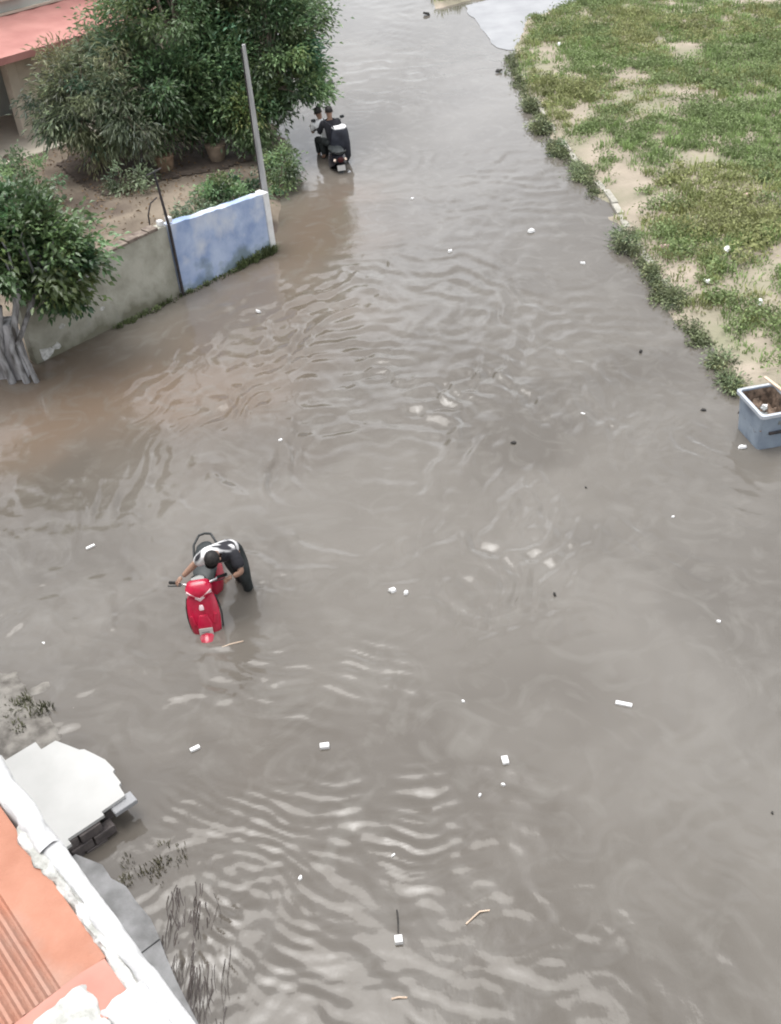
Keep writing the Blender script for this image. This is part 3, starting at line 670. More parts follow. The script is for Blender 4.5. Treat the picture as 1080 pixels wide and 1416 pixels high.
pot(-4.45, 24.0, .42, 'tan clay pot at the foot of the tall tree', tc_); pot(-3.3, 24.4, .45, 'larger clay pot beside the leaning tree trunk', pmat('buff_pot', (.17, .13, .095), (.26, .2, .15), 5, .9))
bw_ = empty('wire_hoop', (-4.35, 20.5, .1), R(30), 'bent dark wire hoop stuck in the courtyard soil', 'wire')
MB().tube([(-.02, 0, 0), (0, 0, .4), (.1, 0, .62), (.26, 0, .70)], .016, 6).build('wire', M['iron'], bw_, True)

# ------------------------------------------------------------------ own building below the camera
bd = empty('near_building', (0, 0, 0), math.atan2(-.788, .616), 'near building with terracotta tiled ledge and white coping', 'building')
MB().box(-13, 6, -7, .15, -.45, 5.2).build('wall', M['bwall'], bd)
MB().box(-13.05, 6.05, .145, .30, 4.9, 5.24, .01).build('ledge_slab', M['bwall'], bd)
def ledge_tile(e0, e1, dz):
    prof = [(.286, 5.385), (.286, 5.40), (.136, 5.405)]
    nn = .136
    for k in range(9):
        prof += [(nn - .006, 5.392), (nn - .014, 5.388), (nn - .022, 5.396), (nn - .030, 5.410), (nn - .040, 5.410)]; nn -= .042
    prof += [(nn - .01, 5.40), (nn - .01, 5.24), (.286, 5.24)]
    ne = 6
    return MB().loft([[Vector((e0 + (e1 - e0) * i / ne, a, c_ + dz)) for a, c_ in prof] for i in range(ne + 1)]).build('ledge_tile', M['orange'], bd)
e = -12.0
for (e0, e1, dz) in ((-9.0, -7.32, 0), (-7.31, -5.66, .004), (-5.65, -3.67, -.003), (-3.66, -1.985, 0), (-1.80, .2, -.012)): ledge_tile(e0, e1, dz)
MB().loft([[Vector((-1.975 + .06 * i, a, c_)) for a, c_ in ((.28, 5.25), (.28, 5.412), (.20, 5.425), (.02, 5.42), (-.26, 5.40), (-.26, 5.25))] for i in range(4)]).build('joint_tile', pmat('pink_terracotta', (.40, .18, .14), (.48, .24, .19), 5, .6), bd)
def lumpy(name, e0, e1, n0, n1, z0, z1, m, seed, amp=.02, step=.012, crown=.02):
    ne, nn_ = max(4, int((e1 - e0) / step)), max(5, int((n1 - n0) / step))
    E_ = np.linspace(e0, e1, ne); S_ = np.linspace(0, 1, nn_ + 8)
    co = []
    for s_ in S_:
        if s_ < .12: a, z = n0 + 0 * E_, z0 + (z1 - z0) * (s_ / .12) + 0 * E_
        elif s_ > .80: a, z = n1 + 0 * E_, z1 + (z0 - z1) * ((s_ - .80) / .20) + 0 * E_
        else:
            q_ = (s_ - .12) / .68; a = n0 + (n1 - n0) * q_ + 0 * E_; z = z1 + crown * math.sin(math.pi * q_) + 0 * E_
        d1 = fbm(E_ * 9, np.full_like(E_, s_ * 4), seed) - .5; d2 = fbm(E_ * 22, np.full_like(E_, s_ * 9), seed + 3) - .5
        inner = max(0, 1 - s_ * 1.8)
        co.append(np.stack([E_, a + d1 * amp * (1.0 + 3.2 * inner), z + (d2 * amp + d1 * amp * .6)], -1))
    co = np.array(co); ny, nx = co.shape[:2]; i = np.arange(nx * ny).reshape(ny, nx)
    q = np.stack([i[:-1, :-1], i[:-1, 1:], i[1:, 1:], i[1:, :-1]], -1).reshape(-1, 4)
    return link(name, np_mesh(name, co.reshape(-1, 3), q, True), m, bd)
lumpy('coping', -9.0, -2.45, .292, .378, 5.05, 5.425, M['coping'], 101, .014)
lumpy('coping', -2.46, .4, .315, .380, 5.05, 5.415, M['coping'], 131, .010)
lumpy('mortar_bed', -2.62, -1.70, .275, .33, 5.15, 5.398, M['mortar'], 111, .026)
lumpy('mortar_patch', -1.93, -1.2, .02, .20, 5.25, 5.428, M['mortar'], 121, .04)
lumpy('mortar_patch', -1.82, -1.2, .18, .335, 5.25, 5.43, M['coping'], 141, .03)

# entrance platform: white tiles on dark stepped brick courses
pf = empty('entrance_platform', (0, 0, 0), math.atan2(-.788, .616), 'white tiled entrance platform with stepped edges above the water', 'platform')
outer = [(-8.1, .16), (-8.1, .75), (-8.02, .75), (-8.02, 1.05), (-7.93, 1.05), (-7.93, 1.38), (-7.80, 1.38), (-7.80, 1.54), (-7.52, 1.66), (-7.49, 1.70), (-7.36, 1.745), (-7.22, 1.79), (-7.05, 1.80), (-7.03, 1.77), (-6.86, 1.765), (-6.845, 1.735), (-6.70, 1.72), (-6.69, 1.46), (-6.64, 1.46), (-6.64, 1.08), (-6.57, 1.08), (-6.57, .16)]
MB().prism(outer, .262, .30).build('tile_top', M['tilewhite'], pf)
MB().box(-7.95, -6.72, .16, 1.38, -.45, .26).build('core', M['brickdark'], pf)
bk = MB().box(-.11, .11, -.055, .055, -.055, .055, .008).mesh('brick')
def brick(x, y, z, rz):
    o = link('brick', bk, M['brickdark'], pf); o.location = (x, y, z); o.rotation_euler = (0, 0, rz)
for zc in (-.03, .085, .20):
    for k in range(5): brick(-6.68 + (.03 if zc < .15 else 0) + random.uniform(-.012, .012), .35 + k * .235 + (.11 if zc == .085 else 0), zc, R(90))
    for k in range(3): brick(-7.45 + k * .235 + (.1 if zc == .085 else 0), 1.52 + random.uniform(-.01, .01), zc, 0)
MB().box(-6.75, -6.61, 1.55, 1.79, .20, .255, .008).build('step_block', M['pave'], pf)
wk = empty('walkway', (0, 0, 0), math.atan2(-.788, .616), 'grey concrete plinth walkway with a crumbling curved edge', 'walkway')
wv = [(-6.58, .16), (-6.58, 1.08), (-6.45, 1.14), (-6.3, 1.21), (-6.12, 1.20), (-5.95, 1.26), (-5.75, 1.25), (-5.52, 1.26), (-5.3, 1.22), (-5.1, 1.17), (-4.9, 1.13), (-4.7, 1.10), (-4.4, 1.06), (-4.0, 1.04), (-3.0, 1.0), (-3.0, .16)]
MB().prism(wv[:9] + [(-5.3, .16)], -.45, .125).build('slab', M['walk'], wk)
MB().prism([(-5.29, .16)] + [(-5.29, 1.215)] + wv[9:], -.45, .115).build('slab', M['walk'], wk)

# thin dark strands lying on the water off the walkway
r_ = np.random.default_rng(71); V, Q, T = [], [], []; n0 = 0
for i in range(110):
    x = r_.normal(-2.06, .16); y = r_.uniform(4.2, 5.55); x += (4.9 - y) * .16
    L = r_.uniform(.2, .7); w_ = r_.uniform(.002, .006); a = r_.normal(-1.5, .10); k = 6
    for j in range(k):
        t = j / (k - 1); cx, cy = x + math.cos(a) * L * t + .02 * math.sin(t * 5 + i), y + math.sin(a) * L * t
        ww = w_ * (1 - .8 * t); V += [(cx - ww, cy, .004 + r_.uniform(0, .004)), (cx + ww, cy, .004 + r_.uniform(0, .004))]; T += [np.array([.62, .5, .52]) * r_.uniform(.45, 1.0)] * 2
    for j in range(k - 1): Q.append((n0 + 2 * j, n0 + 2 * j + 1, n0 + 2 * j + 3, n0 + 2 * j + 2))
    n0 += 2 * k
tag(link('dark_strands', np_mesh('dark_strands', np.array(V), np.array(Q), True, np.array(T)), pmat('dark_strand', (.085, .075, .062), tint=True, rough=.25)), 'thin dark strands on the water beside the grey walkway', 'weeds', kind='stuff')
r_ = np.random.default_rng(72); cs, ts = [], []
for _ in range(20):
    p = (r_.normal(-2.55, .16), r_.normal(5.75, .13)); co, t = blades(p[0], p[1], 0, .06, .08, .008, 14, r_, np.array([.8, .62, .65]) * r_.uniform(.35, .9)); cs.append(co); ts.append(t)
co = np.concatenate(cs); tag(link('weeds', np_mesh('weeds', co, blade_faces(len(co) // 5), False, np.concatenate(ts)), M['weed']), 'scrubby wet weeds at the corner of platform and walkway', 'weeds', kind='stuff')
cs, ts = [], []
for _ in range(26):
    p = (r_.normal(-4.15, .16), r_.normal(7.78, .12)); co, t = blades(p[0], p[1], .02, .09, .07, .01, 18, r_, np.array([.9, .8, .8]) * r_.uniform(.3, .8)); cs.append(co); ts.append(t)
co = np.concatenate(cs); tag(link('weeds', np_mesh('weeds', co, blade_faces(len(co) // 5), False, np.concatenate(ts)), M['weed']), 'dark matted weeds on the mud bank by the platform', 'weeds', kind='stuff')

# ------------------------------------------------------------------ rubbish bin at the right
bn = empty('rubbish_bin', (5.21, 11.73, -.35), R(9), 'blue-grey open rubbish bin standing in the flood water', 'bin')
hw, hl, H_ = .255, .345, .93
def brect(k, z, o=0.0): return [Vector((sx * (hw * k + o), sy * (hl * k + o), z)) for sx, sy in ((-1, -1), (1, -1), (1, 1), (-1, 1))]
def rrect(k, z, o=0.0, r=.05):
    out = []; a_, b_ = hw * k + o, hl * k + o
    for sx, sy, s0 in ((1, 1, 0), (-1, 1, 90), (-1, -1, 180), (1, -1, 270)):
        for j in range(4):
            t = R(s0 + 30 * j); out.append(Vector((sx * (a_ - r) + r * math.cos(t), sy * (b_ - r) + r * math.sin(t), z)))
    return out
MB().loft([rrect(.80, 0), rrect(.83, .2), rrect(.97, H_ - .06), rrect(1.0, H_), rrect(.95, H_), rrect(.91, H_ - .1), rrect(.82, .3)]).build('bin_body', M['galv'], bn, True)
MB().loft([rrect(.935, H_ - .012), rrect(.895, H_ - .1), rrect(.80, .32), rrect(.78, .32), rrect(.88, H_ - .1), rrect(.92, H_ - .012)], cap=False).build('inner_faces', M['trash'], bn, True)  # inner faces, darker than the outside
MB().loft([rrect(1.0, H_ - .035, .004), rrect(1.0, H_ - .035, .028), rrect(1.0, H_ + .012, .028), rrect(1.0, H_ + .014, -.014), rrect(1.0, H_ - .03, -.014)], cap=False).build('rim', M['galvrim'], bn, True)
for s_ in (-1, 1): MB().box(-.11, .11, s_ * (hl * .95) - .02, s_ * (hl * .95) + .02, .60, .64, .008).build('handle', M['iron'], bn)
MB().box(.0, .13, -hl * .955 - .008, -hl * .955 + .02, .74, .80, .006).build('stencil_plate', M['board'], bn)
for sx in (-1, 1):
    for sy in (-1, 1):
        MB().torus((sx * .18, sy * .27, -.045), (1, 0, 0), .035, .018, 14, 6).build('castor', M['rubber'], bn, True)
rub = MB(); rb = random.Random(8)
tr_ = grid_mesh('rubbish_heap', np.linspace(-.235, .235, 22), np.linspace(-.315, .315, 28), lambda X, Y: .70 + (fbm(X * 9, Y * 9, 151) - .5) * .30 - (np.abs(X) / .23) ** 4 * .06)
link('rubbish_heap', tr_, M['trash'], bn)
for k in range(9):
    a_, b_ = rb.uniform(-.16, .16), rb.uniform(-.22, .22)
    mt = Matrix.Translation((a_, b_, .72 + rb.uniform(-.03, .05))) @ Matrix.Rotation(rb.uniform(0, 3), 4, 'Z') @ Matrix.Rotation(rb.uniform(-.6, .6), 4, 'X')
    MB().box(-.05, .05, -.035, .035, -.012, .012, .006, mt).build('rubbish_piece', [M['litter'], M['trash'], M['board'], M['timber']][k % 4], bn)
pl = empty('plank', (5.46, 11.86, .615), R(17), 'bleached timber strip lying along the bin rim', 'plank')
MB().box(-.022, .022, -.48, .42, -.012, .012, .004).build('strip', M['timber'], pl)

# ------------------------------------------------------------------ scooters
def scooter(name, label, loc, heading, paint, water=None, lean=0.0):
    root = empty(name, loc, heading, label, 'scooter'); root.rotation_euler = (lean, 0, heading)
    P = root
    def wheel(x):
        w_ = MB().torus((x, 0, .225), (0, 1, 0), .175, .05, 26, 10).build('tyre', M['rubber'], P, True)
        MB().loft([[Vector((x + math.cos(k * .4488) * r_, yy_, .225 + math.sin(k * .4488) * r_)) for k in range(14)] for yy_, r_ in ((-.04, .06), (-.035, .135), (.035, .135), (.04, .06))]).build('rim', M['metal'], w_, True)
    wheel(.62); wheel(-.62)
    # front mudguard
    rings_ = []
    for k in range(9):
        t = R(8 + 150 * k / 8); ra = .262; wdt = .095 * (.45 + .55 * math.sin(math.pi * (k + .8) / 9.6))
        rings_.append([Vector((.62 + math.cos(t) * (ra + dr), dy, .225 + math.sin(t) * (ra + dr))) for dy, dr in ((-wdt, -.03), (-wdt * .7, .005), (0, .02), (wdt * .7, .005), (wdt, -.03), (0, -.004))])
    MB().loft(rings_).build('front_mudguard', paint, P, True)
    for s_ in (-1, 1): MB().tube([(.62, s_ * .085, .225), (.52, s_ * .085, .5)], .02, 8).build('fork', M['metal'], P, True)
    # front apron
    ap = MB().loft([ring(.50, 0, .27, .06, .125), ring(.52, 0, .36, .085, .168), ring(.50, 0, .48, .085, .185), ring(.46, 0, .60, .075, .20), ring(.42, 0, .72, .062, .198), ring(.375, 0, .83, .052, .185), ring(.35, 0, .89, .04, .16)]).build('front_apron', paint, P, True)
    MB().loft([ring(.405, 0, .35, .02, .135), ring(.40, 0, .55, .02, .17), ring(.345, 0, .76, .02, .165), ring(.315, 0, .86, .02, .13)]).build('inner_shield', M['plastic'], P, True)
    # beak ridge on the apron
    MB().loft([ring(.590, 0, .40, .010, .03), ring(.595, 0, .50, .012, .075), ring(.560, 0, .60, .014, .095), ring(.515, 0, .70, .012, .05)]).build('apron_ridge', paint, ap, True)
    for s_ in (-1, 1): MB().tube([(.47, s_ * .182, .36), (.455, s_ * .202, .50), (.42, s_ * .213, .62), (.385, s_ * .205, .74), (.35, s_ * .175, .86)], .011, 6).build('edge_trim', M['plastic'], ap, True)
    MB().tube([(.575, -.13, .44), (.588, -.05, .415), (.588, .05, .415), (.575, .13, .44)], .009, 6).build('panel_gap', M['plastic'], ap, True)
    mt = Matrix.Translation((.606, 0, .515)) @ Matrix.Rotation(R(-14), 4, 'Y')
    npz = MB().box(-.006, .006, -.085, .085, -.048, .048, .004, mt).build('number_plate', M['plate'], P)
    MB().box(.0062, .008, -.055, .045, -.008, .006, 0, mt).build('plate_mark', M['board'], npz)
    for s_ in (-1, 1):
        mt = Matrix.Translation((.512, s_ * .135, .63)) @ Matrix.Rotation(s_ * R(24), 4, 'Z') @ Matrix.Rotation(R(-16), 4, 'Y') @ Matrix.Rotation(s_ * R(-22), 4, 'X')
        MB().box(-.008, .012, -.022, .022, -.065, .065, .008, mt).build('indicator', M['lensamber'] if paint is not M['red'] else paint, P)
    # handlebar cowl and V lamp
    MB().loft([ring(.37, 0, .875, .06, .09), ring(.355, 0, .93, .085, .155), ring(.32, 0, .985, .085, .17), ring(.285, 0, 1.03, .065, .14), ring(.27, 0, 1.05, .03, .09)]).build('handlebar_cowl', paint, P, True)
    for s_ in (-1, 1):
        v = [(.452, 0, .905), (.452, 0, .865), (.405, s_ * .15, .985), (.395, s_ * .155, .945)]
        MB().add([Vector(p) for p in v] + [Vector(p) - Vector((.03, 0, 0)) for p in v], [(0, 1, 3, 2), (4, 6, 7, 5), (0, 2, 6, 4), (1, 5, 7, 3), (0, 4, 5, 1), (2, 3, 7, 6)]).build('headlamp', M['lens'], P)
    MB().loft([ring(.50, 0, .775, .012, .028), ring(.49, 0, .80, .014, .03), ring(.475, 0, .825, .01, .022)]).build('badge', M['lens'], P, True)
    MB().loft([ring(.235, 0, 1.035, .06, .10, R(-20)), ring(.24, 0, 1.056, .05, .085, R(-20))]).build('instrument_panel', M['glassdark'], P, True)
    for s_ in (-1, 1):
        MB().tube([(.29, s_ * .10, 1.0), (.26, s_ * .22, 1.02), (.22, s_ * .25, 1.02)], .014, 8).build('handlebar', M['metal'], P, True)
        MB().tube([(.235, s_ * .235, 1.02), (.19, s_ * .36, 1.015)], .02, 10).build('grip', M['rubber'], P, True)
        MB().tube([(.29, s_ * .21, 1.015), (.27, s_ * .29, 1.01), (.235, s_ * .38, 1.0)], .008, 6).build('brake_lever', M['plastic'], P, True)
        if paint is M['red']: continue
        st = MB().tube([(.27, s_ * .21, 1.03), (.28, s_ * .27, 1.12), (.27, s_ * .31, 1.17)], .007, 6).build('mirror_stem', M['plastic'], P, True)
        MB().loft([ring(.255, s_ * .335, 1.185, .01, .02), ring(.26, s_ * .335, 1.20, .016, .055), ring(.265, s_ * .335, 1.235, .012, .055), ring(.265, s_ * .335, 1.25, .006, .03)]).build('mirror', M['plastic'], st, True)
    # floor, body, seat, tail
    MB().box(-.22, .42, -.155, .155, .25, .30, .02).build('floorboard', M['plastic'], P)
    MB().loft([[Vector((x, yy_, zz)) for yy_, zz in ((-w_, z0), (-w_ * 1.05, (z0 + z1) / 2), (-w_ * .8, z1), (w_ * .8, z1), (w_ * 1.05, (z0 + z1) / 2), (w_, z0))] for x, w_, z0, z1 in ((-.16, .10, .30, .62), (-.25, .17, .30, .68), (-.5, .19, .36, .70), (-.75, .16, .48, .72), (-.92, .07, .60, .72))]).build('rear_body', paint, P, True)
    MB().loft([[Vector((x, math.cos(k * .5236) * w_, z + math.sin(k * .5236) * hh)) for k in range(12)] for x, w_, z, hh in ((-.08, .06, .70, .03), (-.13, .13, .725, .05), (-.35, .16, .73, .06), (-.55, .155, .755, .06), (-.78, .12, .77, .05), (-.86, .07, .765, .03))]).build('seat', M['seat'], P, True)
    MB().tube([(-.62, -.16, .70), (-.80, -.15, .80), (-.96, -.08, .83), (-.98, 0, .835), (-.96, .08, .83), (-.80, .15, .80), (-.62, .16, .70)], .016, 8).build('grab_rail', M['plastic'], P, True)
    MB().loft([ring(-.92, 0, .60, .03, .05), ring(-.93, 0, .655, .035, .075), ring(-.92, 0, .70, .025, .06)]).build('tail_lamp', M['lensred'], P, True)
    for s_ in (-1, 1): MB().loft([ring(-.86, s_ * .12, .60, .02, .02), ring(-.875, s_ * .125, .63, .03, .03), ring(-.86, s_ * .12, .66, .02, .02)]).build('rear_indicator', M['lensamber'], P, True)
    mt = Matrix.Translation((-.93, 0, .47)) @ Matrix.Rotation(R(18), 4, 'Y'); MB().box(-.006, .006, -.09, .09, -.06, .06, .004, mt).build('rear_plate', M['plate'], P)
    MB().loft([[Vector((-.62 + math.cos(t) * ra, yy_, .225 + math.sin(t) * ra)) for ra, yy_ in ((.25, -.06), (.27, -.05), (.275, .05), (.25, .06))] for t in [R(40 + 13 * k) for k in range(11)]]).build('rear_mudguard', M['plastic'], P, True)
    MB().tube([(-.2, -.13, .2), (-.4, -.17, .22), (-.5, -.18, .24), (-.9, -.18, .32)], [.02, .022, .05, .045], 10).build('exhaust', M['metal'], P, True)
    MB().box(-.62, -.2, -.09, .09, .16, .34, .03).build('engine', M['plastic'], P)
    return root
scooter('scooter', 'glossy red scooter being pushed through the flood water', (-2.25, 9.29, -.46), R(-87), M['red'], lean=R(2)).scale = (.9, .93, 1)
scooter('scooter', 'black scooter carrying two riders beside the leaning tree', (-.60, 24.15, -.33), R(101), M['black_paint'])

# ------------------------------------------------------------------ people
def skin(name, pts, edges, m, parent, sub=2, root=0):
    me = bpy.data.meshes.new(name); me.from_pydata([p[:3] for p in pts], edges, []); me.update()
    o = link(name, me, m, parent)
    md = o.modifiers.new('Skin', 'SKIN'); md.use_smooth_shade = True; md.branch_smoothing = .4
    if not me.skin_vertices: me.skin_vertices.new()
    for i, p in enumerate(pts):
        r_ = p[3]; me.skin_vertices[0].data[i].radius = (r_, p[4] if len(p) > 4 else r_)
    me.skin_vertices[0].data[root].use_root = True
    s_ = o.modifiers.new('Subdivision', 'SUBSURF'); s_.levels = sub; s_.render_levels = sub
    return o
def person(name, label, J, shirt, trousers, sleeve='short', shoes=True):
    """J: joints in world coordinates; body is one continuous skinned mesh, clothing its children"""
    base = Vector((J['pelvis'][0], J['pelvis'][1], 0)); root = empty(name, base, 0, label, 'person')
    V_ = {k: Vector(v) - base for k, v in J.items()}
    def mid(a, b_, t=.5): return V_[a] * (1 - t) + V_[b_] * t
    head_up = (V_['head'] - V_['neck']).normalized()
    names = ['pelvis', 'spine', 'chest', 'neck', 'head0', 'head1']
    pts = [(*V_['pelvis'], .09, .08), (*mid('pelvis', 'chest', .45), .075, .07), (*V_['chest'], .075, .07), (*V_['neck'], .052), (*(V_['head'] - head_up * .05), .075), (*(V_['head'] + head_up * .05), .078)]
    ed = [(0, 1), (1, 2), (2, 3), (3, 4), (4, 5)]
    for s_ in 'lr':
        k = len(pts)
        pts += [(*V_['sh' + s_], .045), (*V_['el' + s_], .043), (*V_['wr' + s_], .030)]
        ed += [(2, k), (k, k + 1), (k + 1, k + 2)]
        k = len(pts)
        pts += [(*V_['hip' + s_], .088), (*V_['kn' + s_], .060), (*V_['an' + s_], .040), (*V_['toe' + s_], .034)]
        ed += [(0, k), (k, k + 1), (k + 1, k + 2), (k + 2, k + 3)]
        # hand: palm plus five fingers curled round the grip
    body = skin('body', pts, ed, M['skin'], root)
    for s_ in 'lr':
        d = (V_['wr' + s_] - V_['el' + s_]).normalized(); gd = V_.get('grip' + s_, Vector((1, 0, 0)) + base) - base
        gd = gd.normalized() if gd.length > 0 else Vector((1, 0, 0))
        nrm = d.cross(gd).normalized()
        if nrm.z > 0: nrm = -nrm
        p0 = V_['wr' + s_]; hp = [(*p0, .028), (*(p0 + d * .05), .034, .020)]; he = [(0, 1)]
        for j, (off, ln) in enumerate(((-.030, .075), (-.010, .085), (.011, .08), (.031, .062))):
            k = len(hp); b1 = p0 + d * .075 + gd * off
            hp += [(*b1, .0095), (*(b1 + d * ln * .45 + nrm * .006), .009), (*(b1 + d * ln * .5 + nrm * ln * .45), .008)]
            he += [(1, k), (k, k + 1), (k + 1, k + 2)]
        k = len(hp); b1 = p0 + d * .03 - gd * .034
        hp += [(*b1, .011), (*(b1 + d * .03 - gd * .018 + nrm * .02), .010), (*(b1 + d * .05 + nrm * .045), .009)]; he += [(1, k), (k, k + 1), (k + 1, k + 2)]
        skin('hand', hp, he, M['skin'], body, 1)
    # clothes
    sp = [(*mid('pelvis', 'chest', -.05), .150, .135), (*mid('pelvis', 'chest', .45), .150, .135), (*V_['chest'], .175, .150), (*(V_['chest'] * .15 + V_['neck'] * .85), .085, .08)]
    se = [(0, 1), (1, 2), (2, 3)]
    for s_ in 'lr':
        k = len(sp); sp += [(*V_['sh' + s_], .092)]
        se.append((2, k))
        if sleeve == 'short': sp.append((*mid('sh' + s_, 'el' + s_, .85), .072)); se.append((k, k + 1))
        else: sp += [(*V_['el' + s_], .055), (*mid('el' + s_, 'wr' + s_, .92), .042)]; se += [(k, k + 1), (k + 1, k + 2)]
    skin('shirt', sp, se, shirt, root)
    tp = [(*(V_['pelvis'] * .8 + V_['chest'] * .2), .142, .125), (*V_['pelvis'], .148, .130)]; te = [(0, 1)]
    for s_ in 'lr':
        k = len(tp); tp += [(*V_['hip' + s_], .102), (*V_['kn' + s_], .076), (*mid('kn' + s_, 'an' + s_, .9), .058)]; te += [(1, k), (k, k + 1), (k + 1, k + 2)]
    skin('trousers', tp, te, trousers, root, 2, 1)
    # head details
    face = (V_['face'] - V_['head'] + Vector((0, 0, 0))) if 'face' in V_ else Vector((0, 1, 0)); face = (face - head_up * face.dot(head_up)).normalized(); side = head_up.cross(face)
    hc = V_['head']
    hm = MB(); N, Mm = 10, 16; rg = []
    for i in range(N):
        t = math.pi * (.02 + .60 * i / (N - 1)); rr_ = math.sin(t)
        rg.append([hc + head_up * (.035 + .098 * math.cos(t)) + (side * math.cos(a_) * .088 + face * math.sin(a_) * .1) * rr_ - face * .012
                   + (head_up * .05 if (math.sin(a_) > .45 and i > 5) else Vector((0, 0, 0))) for a_ in [2 * math.pi * k / Mm for k in range(Mm)]])
    hm.loft(rg).build('hair', M['hair'], root, True)
    fm = MB(); nb = hc + face * .083 - head_up * .01
    fm.add([nb + head_up * .03, nb + side * .014 - head_up * .01, nb - side * .014 - head_up * .01, nb + face * .022 - head_up * .008], [(0, 1, 3), (0, 3, 2), (1, 2, 3), (0, 2, 1)]).build('nose', M['skin'], body)
    for s_ in (-1, 1):
        MB().loft([[hc + side * s_ * (.078 + dx) + face * math.cos(k * 1.0472) * r1 + head_up * math.sin(k * 1.0472) * r1 * 1.5 for k in range(6)] for dx, r1 in ((0, .012), (.012, .018), (.018, .010))]).build('ear', M['skin'], body, True)
        MB().loft([[hc + face * (.078 + dx) + side * (s_ * .03 + math.cos(k * 1.0472) * r1) + head_up * (.012 + math.sin(k * 1.0472) * r1 * .6) for k in range(6)] for dx, r1 in ((0, .014), (.006, .011))]).build('eye', M['hair'], body)
    MB().loft([[hc + face * (.078 + dx) + side * math.cos(k * 1.0472) * .022 - head_up * (.05 - math.sin(k * 1.0472) * .006) for k in range(6)] for dx in (0, .006)]).build('mouth', pmat('lips', (.22, .1, .09), None) if 'lips' not in bpy.data.materials else bpy.data.materials['lips'], body)
    if shoes:
        for s_ in 'lr':
            a_, t_ = V_['an' + s_], V_['toe' + s_]; d = (t_ - a_); d.z = 0; d = d.normalized() if d.length > .01 else Vector((0, 1, 0))
            skin('sandal', [(*(a_ - d * .05 - Vector((0, 0, .05))), .042, .03), (*(t_ * .5 + a_ * .5 - Vector((0, 0, .03))), .046, .03), (*(t_ + d * .05), .044, .026)], [(0, 1), (1, 2)], M['rubber'], root, 1)
    return root
# man pushing the red scooter, standing on its left side and bent over the handlebar
pA = dict(pelvis=(-1.85, 9.62, .66), chest=(-1.93, 9.24, .90), neck=(-1.955, 9.10, .99), head=(-1.96, 8.99, 1.03), face=(-1.98, 8.85, .85),
          shl=(-1.755, 9.20, .90), ell=(-1.75, 9.04, .66), wrl=(-1.86, 9.02, .62), gripl=(1, 0, .0),
          shr=(-2.105, 9.22, .90), elr=(-2.32, 9.15, .71), wrr=(-2.44, 9.08, .63), gripr=(1, 0, 0),
          hipl=(-1.76, 9.62, .58), knl=(-1.80, 9.42, .24), anl=(-1.80, 9.58, -.24), toel=(-1.80, 9.42, -.30),
          hipr=(-1.95, 9.64, .58), knr=(-1.90, 9.60, .16), anr=(-1.92, 9.85, -.22), toer=(-1.92, 9.70, -.30))
def off(d, key):
    p = d['pelvis']
    for k in ('gripl', 'gripr'):
        if k in d: d[k] = (p[0] + d[k][0], p[1] + d[k][1], d[k][2])
    return d
for k_ in ('pelvis', 'chest', 'neck', 'head', 'face', 'shl', 'shr', 'hipl', 'hipr'): pA[k_] = (pA[k_][0] - .07, pA[k_][1] - .03, pA[k_][2] - .07)
A = person('person', 'person in black-and-white shirt and dark trousers bending to push the red scooter', off(pA, 0), M['shirtmix'], M['trouser'])

def seated(px, py, pz, hd, lean=0.0, dx=0.0):
    """rider seated with pelvis at px,py,pz, heading angle hd (radians), hands forward"""
    f = Vector((math.cos(hd), math.sin(hd), 0)); s_ = Vector((-math.sin(hd), math.cos(hd), 0)); p = Vector((px, py, pz)); u = Vector((0, 0, 1))
    t = (u + f * .12 + s_ * lean).normalized()
    J = dict(pelvis=p, chest=p + t * .40, neck=p + t * .54, head=p + t * .66, face=p + t * .66 + f * .3)
    for k, g_ in (('l', 1), ('r', -1)):
        J['sh' + k] = p + t * .45 + s_ * g_ * .185; J['el' + k] = p + t * .20 + s_ * g_ * .25 + f * .12; J['wr' + k] = p + t * .24 + s_ * g_ * .22 + f * .36
        J['hip' + k] = p + s_ * g_ * .10 + f * .03 - u * .02; J['kn' + k] = p + s_ * g_ * .17 + f * .40 - u * .04; J['an' + k] = p + s_ * g_ * .17 + f * .32 - u * .42; J['toe' + k] = p + s_ * g_ * .18 + f * .46 - u * .45
        J['grip' + k] = (p.x + s_.x, p.y + s_.y, s_.z)
    return {k: tuple(v) for k, v in J.items()}
hd = R(104)
person('person', 'person in white shirt steering the black scooter, hair dark', seated(-.70, 24.42, .38, hd, .22), M['shirtwhite'], M['trouser'])
person('person', 'pillion rider in black clothes behind the driver in white', seated(-.58, 24.06, .46, hd, 0), M['clothblack'], M['trouser'], 'long')
# big black bag with a white top, carried at the riders' right side
bg_ = empty('carried_bag', (-.40, 24.02, .10), R(98), 'bulky black bag with white top slung beside the pillion rider', 'bag')
MB().loft([ring(0, 0, -.06, .15, .15, 0, 16, 3), ring(0, 0, .06, .20, .21, 0, 16, 3.4), ring(.01, .02, .36, .21, .235, 0, 16, 3.6), ring(0, .01, .60, .185, .205, 0, 16, 3.4), ring(0, .01, .70, .15, .17, 0, 16, 3)]).build('bag_body', M['bagblack'], bg_, True)
MB().loft([ring(0, .01, .690, .155, .17, 0, 16, 3), ring(0, .01, .715, .15, .165, 0, 16, 3), ring(.02, .0, .73, .11, .12, 0, 16, 2.4)]).build('bag_top', M['white'], bg_, True)
MB().tube([(-.1, .13, .72), (-.05, .30, .86), (.08, .33, .90)], .014, 6).build('strap', M['bagblack'], bg_, True)
MB().box(-.19, -.176, -.06, .05, .26, .33, .004).build('bag_patch', M['board'], bg_)

